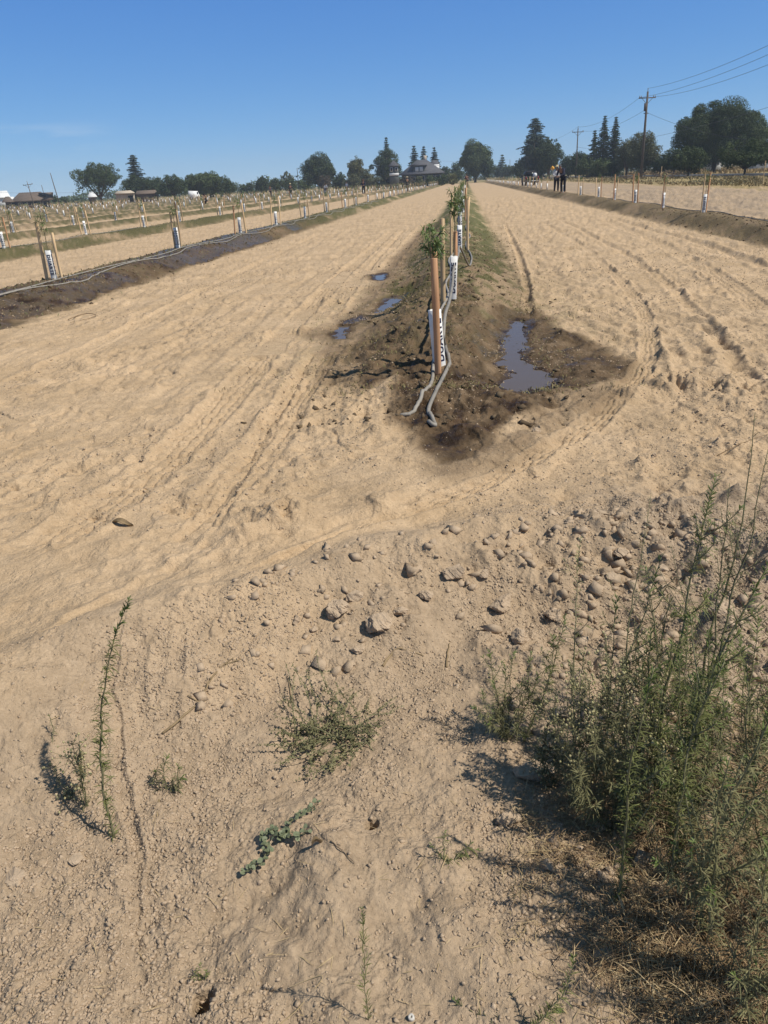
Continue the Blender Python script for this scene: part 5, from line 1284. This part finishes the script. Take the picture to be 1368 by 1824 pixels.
wire('service wire dropping from the tallest pole across the huge ash', [P1[0], P1[1], z1+H1*.77], P3D(1330,250,105), .5)
wire('wire from the tallest pole behind the huge ash to the right edge', P3D(1060,258,170), P3D(1430,168,90), .8)
wire('far wire crossing the gap left of the spruces', P3D(1026,262,185), P3D(1150,250,160), .8)
wire('faint wire above the ranch house at the left horizon', P3D(-40,341,230), P3D(150,342,240), .3)

# ------------------------------------------------------------------ buildings
ROOFG = simple('grey_shingles', (.060, .060, .068), (.10, .10, .11), 3, .85)
WALLG = simple('grey_green_siding', (.085, .095, .095), (.12, .13, .125), 2, .8)
WHITE = simple('white_paint', (.62, .62, .62), (.75, .75, .74), 2, .6)
BEIGE = simple('beige_stucco', (.36, .30, .23), (.46, .39, .31), 2, .85)
BROWNR = simple('brown_shingles', (.115, .085, .066), (.17, .13, .10), 3, .9)
DKWIN = simple('dark_window', (.015, .018, .022), (.03, .035, .04), 1, .15)
def place(px, dist):
    P = atd(px, dist); D = float((P-EYEP)@FW); return P, D, math.atan2(P[1], P[0])-math.pi/2
def gable(mb, x0, x1, y0, y1, ze, zr, hip=0, m=0):
    """hipped or gabled roof with the ridge along x"""
    ym = (y0+y1)/2; h = hip*(y1-y0)/2; th = .18
    v = [(x0, y0, ze), (x1, y0, ze), (x1, y1, ze), (x0, y1, ze), (x0+h, ym, zr), (x1-h, ym, zr)]
    v2 = [(a, b, c-th) for a, b, c in v[:4]]
    mb.add(v+v2, [(0, 1, 5, 4), (2, 3, 4, 5), (6, 7, 1, 0), (7, 8, 2, 1), (8, 9, 3, 2), (9, 6, 0, 3), (9, 8, 7, 6)], [(1, 2, 5), (3, 0, 4)], m)
def window(t, x, y, z, w_, h_, ny=-1):
    fr = MB().box((x, y+ny*.03, z), (w_+.16, .08, h_+.16)).build('window', WHITE, t)
    MB().box((x, y+ny*.085, z), (w_, .04, h_)).build('pane', DKWIN, fr)
# the grey-roofed house
P, D, rz = place(752, 215); S = D/FOC
t = thing('farmhouse', 'large farmhouse with a wide grey hipped roof and a dormer', 'house', (P[0], P[1], 0), rz)
W2_ = 40*S; ze = zat(752, 309, P[0], P[1]); zr = zat(752, 284, P[0], P[1]); k = S*40
MB().box((0, 4, ze/2), (W2_*1.8, 9, ze)).build('wall', WALLG, t)
rb = MB(); gable(rb, -W2_, W2_, -1.5, 9.5, ze, zr, .85); rf = rb.build('roof', ROOFG, t)
MB().box((W2_*.15, 5.5, zr+.25), (.9, .9, 1.6)).build('chimney', BEIGE, rf)
dm = MB().box((-W2_*.12, .9, ze+(zr-ze)*.30), (W2_*.55, 3, (zr-ze)*.62)); dmo = dm.build('dormer', WALLG, t)
db = MB(); gable(db, -W2_*.47, W2_*.23, -1.1, 3.2, ze+(zr-ze)*.62, ze+(zr-ze)*.88, .8); db.build('dormer_roof', ROOFG, dmo)
for x in (-.22, -.03): 
    MB().box((W2_*x, -.62, ze+(zr-ze)*.32), (W2_*.15, .06, (zr-ze)*.32)).build('window', WHITE, dmo)
for x in (-.7, -.4, .0, .4, .7): window(t, W2_*x, -.5, ze*.55, 1.3, 1.5)
gb = MB(); gable(gb, W2_*.35, W2_*.80, 2.5, 8, ze+(zr-ze)*.55, ze+(zr-ze)*.93, .2); gb.build('side_gable', ROOFG, t)
MB().box((W2_*.58, 5, ze+(zr-ze)*.3), (W2_*.4, 5, (zr-ze)*.6)).build('gable_wall', WHITE, t)
# tower beside it
P, D, rz = place(702.5, 194); S = D/FOC; t = thing('tank_house', 'small two-storey tower house with a pyramid roof left of the farmhouse', 'tower', (P[0], P[1], 0), rz)
zt_ = zat(702, 295, P[0], P[1]); zp = zat(702, 285, P[0], P[1]); w_ = 16*S
MB().box((0, w_/2, zt_/2), (w_, w_, zt_)).build('wall', WALLG, t); MB().box((0, w_/2, zt_*.62), (w_+.12, w_+.12, .5)).build('trim_band', WHITE, t)
pr = MB(); gable(pr, -w_*.62, w_*.62, -w_*.12, w_*1.12, zt_, zp, .98); pr.build('roof', ROOFG, t)
for x in (-.27, .27): window(t, w_*x, 0, zt_*.84, w_*.22, zt_*.14)
# ranch house, left edge
P, D, rz = place(50, 235); S = D/FOC; t = thing('ranch_house', 'long low brown ranch house with a shingled roof at the far left', 'house', (P[0], P[1], 0), rz)
zt_ = zat(50, 361, P[0], P[1])
zz_ = max(zt_, 1.9); ztop = zat(50, 351, P[0], P[1])+.6
MB().box((0, 4, zz_/2), (74*S, 8, zz_)).build('wall', BROWNR, t)
rb = MB(); gable(rb, -28*S, 41*S, -1, 9, zz_, ztop+.6, .5); rb.build('roof', BROWNR, t)
rb = MB(); gable(rb, -42*S, -22*S, -2.2, 5, zz_, ztop-.2, .3); rb.build('side_roof', BROWNR, t)
rb = MB(); gable(rb, 22*S, 42*S, -2.5, 5, zz_+.05, ztop+.3, .9); rb.build('front_gable', BROWNR, t)
for x in (-22, -8, 4, 14, 30): window(t, x*S, -.02, zz_*.6, 1.6, .9)
P, D, rz = place(8, 262); S = D/FOC; t = thing('metal_barn', 'white metal barn roof behind the ranch house at the left edge', 'barn', (P[0], P[1], 0), rz)
MB().box((0, 5, 1.6), (34*S, 10, 3.2)).build('wall', WHITE, t); rb = MB(); gable(rb, -19*S, 12*S, -.5, 11, 3.2, 5.0, .1); rb.build('roof', WHITE, t)
# stucco buildings right of the oak
P, D, rz = place(223, 205); S = D/FOC; zt_ = zat(223, 348, P[0], P[1]); t = thing('stucco_house', 'beige flat-fronted house with a dark porch just right of the oak', 'house', (P[0], P[1], 0), rz)
hh_ = max(2.6, zat(223, 341, P[0], P[1])); MB().box((0, 3, hh_*.45), (32*S, 6, hh_*.9)).build('wall', BEIGE, t); rb = MB(); gable(rb, -17*S, 17*S, -.8, 7, hh_*.88, hh_*1.08, .2); rb.build('roof', BEIGE, t)
MB().box((9*S, -.05, hh_*.38), (9*S, .2, hh_*.5)).build('porch', DKWIN, t)
P, D, rz = place(262, 208); S = D/FOC; t = thing('shed', 'long low brown shed in shade right of the beige house', 'shed', (P[0], P[1], 0), rz)
MB().box((0, 2, 1.0), (38*S, 4, 2.0)).build('wall', BROWNR, t); rb = MB(); gable(rb, -20*S, 20*S, -.6, 4.6, 2.0, 2.7, .2); rb.build('roof', BROWNR, t)
P, D, rz = place(165, 240); S = D/FOC; t = thing('shed', 'small white-roofed shed below the left limbs of the oak', 'shed', (P[0], P[1], 0), rz)
MB().box((0, 2, 1.0), (12*S, 4, 2.0)).build('wall', BROWNR, t); rb = MB(); gable(rb, -8*S, 8*S, -.6, 4.6, 2.0, 3.3, .3); rb.build('roof', WHITE, t)
P, D, rz = place(1272, 165); S = D/FOC; t = thing('barn', 'pale building glimpsed between the trees under the huge ash', 'barn', (P[0], P[1], 0), rz)
MB().box((0, 3, 1.1), (24*S, 6, 2.2)).build('wall', WHITE, t); rb = MB(); gable(rb, -14*S, 14*S, -.6, 7, 2.2, 3.0, .1); rb.build('roof', BEIGE, t)
P, D, rz = place(1350, 140); S = D/FOC; t = thing('shed', 'pale low shed behind the trees at the right edge', 'shed', (P[0], P[1], 0), rz)
MB().box((0, 3, 1.3), (40*S, 6, 2.6)).build('wall', WHITE, t); rb = MB(); gable(rb, -22*S, 22*S, -.6, 7, 2.6, 3.8, .1); rb.build('roof', BROWNR, t)

# ------------------------------------------------------------------ vehicles
def lathe_wheel(t, x, y, z, r, w_):
    wh = MB().tube([(x-w_/2, y, z), (x-w_/2+.03, y, z), (x+w_/2-.03, y, z), (x+w_/2, y, z)], [r*.9, r, r, r*.9], 20).build('wheel', simple('tyre', (.012, .012, .012), (.02, .02, .02), 5, .9), t, True)
    MB().tube([(x-w_/2-.01, y, z), (x+w_/2+.01, y, z)], r*.55, 14).build('rim', CERAM, wh)
PAINT = simple('dark_paint', (.030, .027, .026), (.045, .040, .038), 1, .5, spec=.25)
def pickup():
    P, D, rz = place(948, 118); t = thing('pickup_truck', 'dark pickup seen from behind, parked beyond the right-hand row', 'pickup', (P[0], P[1], 0), rz+.12)
    # x across, y forward (away from the viewer)
    def loft(secs, name, m_, par=t):
        mb = MB(); n = len(secs[0]); V = [p for s_ in secs for p in s_]; q = [(i*n+j, i*n+(j+1) % n, (i+1)*n+(j+1) % n, (i+1)*n+j) for i in range(len(secs)-1) for j in range(n)]
        mb.add(V, q); mb.add(secs[0], None, [(0, j+1, j) for j in range(1, n-1)]); mb.add(secs[-1], None, [(0, j, j+1) for j in range(1, n-1)]); return mb.build(name, m_, par)
    def sec(y, w_, z0, z1, c=.12, wt=None): wt = wt or w_; return [(-w_, y, z0), (w_, y, z0), (w_*1.02, y, (z0+z1)/2), (wt, y, z1-c), (wt-c, y, z1), (-wt+c, y, z1), (-wt, y, z1-c), (-w_*1.02, y, (z0+z1)/2)]
    loft([sec(0, .93, .42, 1.22), sec(.1, .96, .38, 1.25), sec(2.0, .97, .38, 1.26), sec(3.9, .97, .38, 1.26), sec(5.3, .94, .38, 1.15), sec(5.5, .88, .45, 1.0)], 'body', PAINT)
    loft([sec(1.85, .90, 1.22, 1.80, .14, .76), sec(2.1, .90, 1.22, 1.92, .14, .74), sec(3.3, .90, 1.22, 1.94, .14, .74), sec(3.9, .88, 1.2, 1.5, .14, .76)], 'cab', PAINT)
    MB().box((0, 1.86, 1.55), (1.32, .06, .40), (-.2, 0, 0)).build('rear_window', DKWIN, t)
    tg = MB().box((0, -.03, .92), (1.5, .06, .52)).build('tailgate', PAINT, t); MB().box((0, -.075, 1.0), (.22, .03, .07)).build('handle', CERAM, tg)
    MB().box((0, -.14, .58), (1.8, .16, .16)).build('bumper', CERAM, t); MB().box((0, -.235, .6), (.34, .02, .14)).build('number_plate', WHITE, t)
    for x in (-.86, .86): MB().box((x, -.03, 1.0), (.14, .08, .36)).build('tail_light', simple('red_lens', (.25, .012, .01), (.3, .02, .015), 3, .25), t)
    for x in (-1.06, 1.06): MB().box((x, 3.6, 1.35), (.16, .1, .24)).build('mirror', PAINT, t)
    for x in (-.82, .82):
        for y in (1.0, 4.4): lathe_wheel(t, x, y, .38, .38, .26)
    b = t.matrix_basis; mw = Matrix.Translation(t.location)@Matrix.Rotation(rz+.12, 4, 'Z')
    q = mw@Vector((.42, .30, 1.06)); o = MB().tube([(0, 0, 0), (0, 0, .08), (0, 0, .42), (0, 0, .56)], [.20, .27, .29, .16], 10).build('white_sack', WHITE, smooth=True); o.location = q; tag(o, 'full white sack standing in the bed of the dark pickup', 'sack')
pickup()
def far_vehicle():
    P, D, rz = place(345, 195); S = D/FOC; t = thing('white_van', 'white van parked far off in front of the long tree mass', 'van', (P[0], P[1], 0), rz+.1)
    L = 19*S/2
    prof = [(-L, .4), (L, .4), (L, 1.0), (L*.86, 1.15), (L*.66, 1.85), (-L*.95, 2.0), (-L, 1.8)]
    mb = MB(); n = len(prof); V = [(x, -.9, z) for x, z in prof]+[(x, .9, z) for x, z in prof]
    mb.add(V, [(i, (i+1) % n, n+(i+1) % n, n+i) for i in range(n)], [(0, j+1, j) for j in range(1, n-1)]+[(n, n+j, n+j+1) for j in range(1, n-1)]); mb.build('body', WHITE, t)
    MB().box((L*.60, -.92, 1.45), (L*.2, .04, .45)).build('side_window', DKWIN, t)
    for x in (-L*.65, L*.65):
        w_ = MB().tube([(x, -.95, .36), (x, -.7, .36)], .36, 16).build('wheel', simple('tyre', (.012, .012, .012), (.02, .02, .02), 5, .9), t); MB().tube([(x, -.97, .36), (x, -.9, .36)], .2, 12).build('rim', CERAM, w_)
far_vehicle()
# warning sign
P, D, rz = place(984, 190); t = thing('warning_sign', 'yellow diamond road sign behind the man in the straw hat', 'road sign', (P[0], P[1], 0), rz)
zc = zat(984, 299.5, P[0], P[1]); MB().tube([(0, .03, -.3), (0, .03, zc+.3)], .035, 8).build('post', CERAM, t)
s_ = 3.7*D/FOC; pl = MB().box((0, 0, zc), (s_*1.45, .02, s_*1.45), (0, R(45), 0)).build('plate', simple('sign_yellow', (.80, .36, .02), (.85, .42, .03), 2, .4), t)
arrow = MB().box((0, -.018, zc-.02), (.12*s_, .012, .75*s_)); arrow.box((0, -.018, zc+.30*s_), (.42*s_, .012, .12*s_), (0, R(40), 0)); arrow.box((.0, -.018, zc+.05*s_), (.5*s_, .012, .10*s_)); arrow.build('symbol', simple('sign_black', (.01, .01, .01), (.015, .015, .015), 2, .5), pl)

# ------------------------------------------------------------------ people (one skinned surface each, clothing as separate layers)
SKIN = simple('skin', (.20, .105, .065), (.26, .145, .095), 6, .6)
def cloth(name, c): return simple(name, tuple(v*.8 for v in c), c, 6, .9)
def skin_mesh(name, J, E_, rad, m_, parent, root=0, sub=2, loc=(0, 0, 0)):
    me = bpy.data.meshes.new(name); keys = list(J); me.from_pydata([J[k] for k in keys], [(keys.index(a), keys.index(b)) for a, b in E_], [])
    o = bpy.data.objects.new(name, me); COL.objects.link(o)
    md = o.modifiers.new('s', 'SKIN'); md.use_smooth_shade = True
    for i, k in enumerate(keys):
        r_ = rad[k]; r_ = (r_, r_) if np.isscalar(r_) else r_; me.skin_vertices[0].data[i].radius = r_; me.skin_vertices[0].data[i].use_root = (i == root)
    o.modifiers.new('u', 'SUBSURF').levels = sub; o.modifiers['u'].render_levels = sub
    dg = bpy.context.evaluated_depsgraph_get(); dg.update(); nm = bpy.data.meshes.new_from_object(o.evaluated_get(dg)); bpy.data.objects.remove(o)
    nm.materials.clear(); nm.materials.append(m_); nm.name = name
    for p in nm.polygons: p.use_smooth = True
    c = bpy.data.objects.new(name, nm); COL.objects.link(c); c.parent = parent; return c
def person(px, dist, label, shirt, trousers, hat=None, pose='stand', rz=0.0, hgt=1.72, hatc=(.55, .45, .28), z=None):
    P = atd(px, dist); z0 = gz0(P) if z is None else z
    face = math.atan2(P[1], P[0])+math.pi/2      # local -Y turned to the viewer
    t = thing('person', label, 'person', (P[0], P[1], z0), face-math.pi+rz if False else math.atan2(P[1], P[0])-math.pi/2+rz)
    k = hgt/1.75; f = -.0
    J = dict(pelvis=(0, 0, .95), waist=(0, 0, 1.08), chest=(0, -.01, 1.32), neck=(0, 0, 1.48), head0=(0, -.015, 1.56), head=(0, -.02, 1.65), crown=(0, 0, 1.72), nose=(0, -.115, 1.635))
    for s_, n_ in ((-1, 'l'), (1, 'r')):
        J['sh'+n_] = (s_*.18, 0, 1.42); J['el'+n_] = (s_*.26, .02, 1.14); J['wr'+n_] = (s_*.27, -.06, .90)
        J['hip'+n_] = (s_*.10, 0, .90); J['kn'+n_] = (s_*.12, -.02, .50); J['an'+n_] = (s_*.13, .02, .09); J['to'+n_] = (s_*.15, -.16, .04)
    if pose == 'work':       # leaning forward, both hands low in front
        for a, d, z_ in (('waist', -.06, 1.06), ('chest', -.22, 1.27), ('neck', -.32, 1.39), ('head0', -.36, 1.45), ('head', -.40, 1.52), ('crown', -.41, 1.60), ('nose', -.51, 1.49)): J[a] = (0, d, z_)
        for s_, n_ in ((-1, 'l'), (1, 'r')): J['sh'+n_] = (s_*.17, -.26, 1.36); J['el'+n_] = (s_*.22, -.34, 1.08); J['wr'+n_] = (s_*.10, -.52, 1.00)
    if pose == 'side':       # arms bent, holding something at waist height
        for s_, n_ in ((-1, 'l'), (1, 'r')): J['el'+n_] = (s_*.27, -.04, 1.15); J['wr'+n_] = (s_*.13, -.26, 1.08)
    if pose == 'stride':
        J['knl'] = (-.11, -.16, .52); J['anl'] = (-.13, -.20, .09); J['tol'] = (-.14, -.38, .05); J['knr'] = (.11, .06, .50); J['anr'] = (.12, .26, .10); J['tor'] = (.13, .10, .04)
    if pose == 'crouch':
        dz = -.48
        for a in list(J):
            x, y, z_ = J[a]
            if a[:2] not in ('kn', 'an', 'to'): J[a] = (x, y-.12*(z_-.9)*2, z_+dz)
        for s_, n_ in ((-1, 'l'), (1, 'r')): J['kn'+n_] = (s_*.16, -.36, .50); J['wr'+n_] = (s_*.10, -.50, .46); J['el'+n_] = (s_*.22, -.30, .62)
    rad = dict(pelvis=(.155, .11), waist=(.135, .10), chest=(.165, .115), neck=.052, head0=.062, head=(.078, .095), crown=.062, nose=.014)
    for n_ in 'lr': rad.update({'sh'+n_: .062, 'el'+n_: .043, 'wr'+n_: .028, 'hip'+n_: .092, 'kn'+n_: .058, 'an'+n_: .038, 'to'+n_: .034})
    E_ = [('pelvis', 'waist'), ('waist', 'chest'), ('chest', 'neck'), ('neck', 'head0'), ('head0', 'head'), ('head', 'crown'), ('head', 'nose')]
    for n_ in 'lr': E_ += [('chest', 'sh'+n_), ('sh'+n_, 'el'+n_), ('el'+n_, 'wr'+n_), ('pelvis', 'hip'+n_), ('hip'+n_, 'kn'+n_), ('kn'+n_, 'an'+n_), ('an'+n_, 'to'+n_)]
    Jb = dict(J); Rb = dict(rad); Eb = list(E_)
    for n_, s_ in (('l', -1), ('r', 1)):
        w_ = np.array(J['wr'+n_]); d = w_-np.array(J['el'+n_]); d /= np.linalg.norm(d); pal = w_+d*.075; Jb['pa'+n_] = tuple(pal); Rb['pa'+n_] = (.036, .018); Eb.append(('wr'+n_, 'pa'+n_))
        sd_ = np.cross(d, [0, 1, 0]); sd_ /= np.linalg.norm(sd_)+1e-9
        for i, (o_, L) in enumerate(((-.027, .062), (-.009, .074), (.009, .070), (.027, .055))):
            a = pal+sd_*o_+d*.02; b = a+d*L*.55; c = b+d*L*.4+np.array([0, -.018, 0])
            for nm_, q in (('a', a), ('b', b), ('c', c)): Jb['f%s%d%s' % (n_, i, nm_)] = tuple(q); Rb['f%s%d%s' % (n_, i, nm_)] = .0085
            Eb += [('pa'+n_, 'f%s%da' % (n_, i)), ('f%s%da' % (n_, i), 'f%s%db' % (n_, i)), ('f%s%db' % (n_, i), 'f%s%dc' % (n_, i))]
        a = w_+d*.03-sd_*s_*.03; b = a+d*.045-sd_*s_*.03; Jb['t%sa' % n_] = tuple(a); Jb['t%sb' % n_] = tuple(b); Rb['t%sa' % n_] = .011; Rb['t%sb' % n_] = .009; Eb += [('wr'+n_, 't%sa' % n_), ('t%sa' % n_, 't%sb' % n_)]
    sc = lambda d_: {a: tuple(v*k for v in p) for a, p in d_.items()}
    skin_mesh('body', sc(Jb), Eb, Rb, SKIN, t)
    def sub_(keys, grow, ext=()):
        return {a: J[a] for a in keys}, [e for e in E_ if e[0] in keys and e[1] in keys], {a: (tuple(np.array(rad[a])+grow) if not np.isscalar(rad[a]) else rad[a]+grow) for a in keys}
    ks = ['pelvis', 'waist', 'chest', 'shl', 'shr', 'ell', 'elr', 'wrl', 'wrr']; a, b, c = sub_(ks, .018 if pose != 'work' else .034); c['wrl'] = c['wrr'] = .036
    skin_mesh('shirt', sc(a), b, c, cloth('shirt_cloth', shirt), t)
    ks = ['pelvis', 'hipl', 'hipr', 'knl', 'knr', 'anl', 'anr']; a, b, c = sub_(ks, .022); c['pelvis'] = (.165, .12)
    skin_mesh('trousers', sc(a), b, c, cloth('trouser_cloth', trousers), t)
    h = np.array(J['head'])*k; cr_ = np.array(J['crown'])*k
    for x in (-.03, .03):
        v, fc = ico(); MB().add(v*.011+h+np.array([x, -.088, .012]), None, fc).build('eye', PAINT, t)
    v, fc = ico()
    if hat == 'straw':
        n = 20; a = np.arange(n)*2*np.pi/n; prof = [(.19, -.005), (.185, .008), (.10, .02), (.095, .08), (.05, .115), (.001, .118)]
        V = np.concatenate([np.stack([r*np.cos(a), r*np.sin(a), np.full(n, z_)], 1) for r, z_ in prof]); mb = MB().add(V+cr_+np.array([0, 0, -.02]), [(i*n+j, i*n+(j+1) % n, (i+1)*n+(j+1) % n, (i+1)*n+j) for i in range(5) for j in range(n)])
        mb.build('straw_hat', cloth('hat_straw', hatc), t, True)
    elif hat == 'cap':
        mb = MB().add(v*np.array([.098, .112, .075])+cr_+np.array([0, .0, -.03]), None, fc); mb.box(cr_+np.array([0, -.14, -.055]), (.14, .11, .012)); mb.build('cap', cloth('cap_cloth', hatc), t, True)
    else:
        mb = MB().add(v*np.array([.098, .115, .10])+h+np.array([0, .02, .035]), None, fc); mb.build('hair', cloth('hair', (.02, .015, .012)), t, True)
    return t
def dist_for(px, pyfeet, zf=.22): p = at(px, pyfeet, zf); return math.hypot(p[0], p[1])
DKB = (.018, .020, .030)
person(992, 58.0, 'person in a wide straw hat and white shirt with dark trousers, beside the right-hand row', (.62, .62, .64), DKB, 'straw', 'side', .3, 1.70, (.62, .50, .28), .2)
person(1004, 54.0, 'tall person in dark long-sleeved clothes bending over stakes in the right-hand row', (.03, .032, .055), DKB, 'cap', 'work', -.6, 1.86, (.16, .16, .18), .2)
person(725, 100, 'person in a straw hat and dark clothes striding by the end of the left ridge', (.05, .055, .05), (.02, .022, .03), 'straw', 'stride', .4, 1.75, (.45, .38, .25), .2)
person(647, 104, 'person in navy clothes and reddish cap among the stakes left of the farmhouse', (.02, .026, .06), DKB, 'cap', 'side', -.3, 1.75, (.16, .03, .03), .2)
person(578, 122, 'person in a pale grey hooded top bending among the stakes', (.38, .40, .46), (.10, .11, .14), None, 'work', .5, 1.7, z=.2)
person(517, 112, 'person in dark clothes with a tan hat far off among the left rows', (.03, .03, .035), DKB, 'straw', 'side', .2, 1.78, (.60, .48, .28), .2)
person(481, 125, 'dim grey-clad person far off in the left rows beside a pole-thin sapling', (.10, .10, .12), DKB, None, 'side', -.2, 1.72, z=.2)
person(617, 150, 'barely visible person in blue-grey among the far stakes', (.20, .23, .30), DKB, None, 'stand', .0, 1.7, z=.2)
person(360, 95, 'person in black crouching between two far rows near the white van', (.012, .012, .015), (.012, .012, .015), None, 'crouch', 1.2, 1.75, z=.05)
person(831, 105, 'person in a maroon top half hidden behind the far end of the centre row', (.10, .045, .05), DKB, None, 'side', .3, 1.75, z=.2)

# ------------------------------------------------------------------ road and verge at the right
ROAD = simple('asphalt', (.045, .045, .048), (.065, .065, .068), 3, .9)
mb = MB(); ysr = np.concatenate([np.arange(20, 200, 4), np.arange(200, 700, 20)]); V = []
for y in ysr: V += [(29.0, y, .175), (29.0, y, .19), (35.5, y, .19), (35.5, y, .175)]
mb.add(V, [(i*4+j, i*4+j+1, (i+1)*4+j+1, (i+1)*4+j) for i in range(len(ysr)-1) for j in range(3)]); tag(mb.build('road', ROAD), kind='structure')
mb = MB(); V = []
for y in ysr: V += [(29.25, y, .196), (29.37, y, .196)]
mb.add(V, [(i*2, i*2+1, (i+1)*2+1, (i+1)*2) for i in range(len(ysr)-1)]); tag(mb.build('road_edge_marking', WHITE), kind='structure')
def verge():
    g = np.random.default_rng(31); mb = MB()
    for (xa, xb, ya, yb, n, h, m_) in ((17, 28.6, 22, 70, 4200, .20, 0), (16, 28.6, 60, 260, 4200, .26, 0), (36, 62, 30, 90, 5000, .55, 1), (36, 70, 80, 260, 7000, .7, 1), (18, 28, 26, 200, 700, .25, 2)):
        x = g.uniform(xa, xb, n); y = ya+(yb-ya)*g.random(n)**1.4; k = fbm(x*.12, y*.06, 201, 3)+g.normal(0, .2, n) > (-.25 if m_ < 2 else .1); x, y = x[k], y[k]; n = len(x)
        for r_ in range(3):
            d = sphere_dirs(n, g)*.7; d[:, 2] = 1
            leaves(mb, np.stack([x+g.normal(0, .15, n), y+g.normal(0, .15, n), np.full(n, .10)], 1), d, h*g.uniform(.4, 1.2, n), .02+.0010*y, .3, m_, g)
    tag(mb.build('verge_grass', [simple('verge_olive', (.17, .145, .070), (.34, .26, .14), .5, .9), simple('verge_straw', (.24, .17, .08), (.40, .29, .15), .5, .9), F_OLIVE]), kind='stuff')
verge()
def brush_pile(px, dist, label, seed):
    P = atd(px, dist); g = np.random.default_rng(seed); mb = MB()
    for i in range(34):
        a = g.normal(0, .9, 3); a[2] = abs(a[2])*.35; b = a+g.normal(0, .8, 3)*[1, 1, .5]; b[2] = abs(b[2]); mb.tube([a, (a+b)/2+g.normal(0, .05, 3), b], [.05, .04, .02], 5)
    o = mb.build('brush_pile', BARK); o.location = (P[0], P[1], .15); tag(o, label, 'brush pile')
brush_pile(1127, 118, 'pile of cut dark logs left of the tallest pole foot', 1); brush_pile(1196, 104, 'heap of dark fallen branches on the verge right of the tallest pole', 2)
for i, (a, d_, lab) in enumerate(((1179,96,'thin pale fence post on the verge left of the branch heap'),(1113,120,'thin pale fence post on the verge left of the log pile'),(1364,60,'reddish thin post at the right edge of the verge'))):
    P = atd(a, d_); o = put_stake(i, (P[0], P[1], .12), (0, 0, 0), lab, None, 1.6); o.name = 'fence_post'; o['category'] = 'post'
def far_wood():
    """low distant tree belt closing the horizon behind the named trees"""
    g = np.random.default_rng(55); mb = MB()
    for px in np.arange(-120, 1500, 9):
        if 5 < px < 20: continue
        dist = 430+g.normal(0, 25); P = atd(px, dist); h = g.uniform(3.5, 7.0)*(.55 if px < 150 else 1); s = .9
        n = 90; d = sphere_dirs(n, g); r_ = g.uniform(3, 6)
        cards(mb, P+[0, 0, h*.5]+d*np.array([r_, r_, h*.5])*g.uniform(.7, 1.1, (n, 1)), d+g.normal(0, .6, (n, 3)), s*1.4, g)
    tag(mb.build('distant_wood', F_DARK), kind='stuff')
far_wood()
# ------------------------------------------------------------------ haze
def haze():
    m = bpy.data.materials.new('haze'); m.use_nodes = True; nt = m.node_tree; nt.nodes.remove(nt.nodes['Principled BSDF'])
    v = nt.nodes.new('ShaderNodeVolumePrincipled'); v.inputs['Color'].default_value = (.80, .88, 1, 1); v.inputs['Density'].default_value = HAZE_D; v.inputs['Anisotropy'].default_value = .0
    nt.links.new(v.outputs[0], nt.nodes['Material Output'].inputs['Volume'])
    o = MB().box((0, 330, 14), (1500, 1100, 34)).build('haze', m); tag(o, kind='stuff')
HAZE_D = .00045
haze()
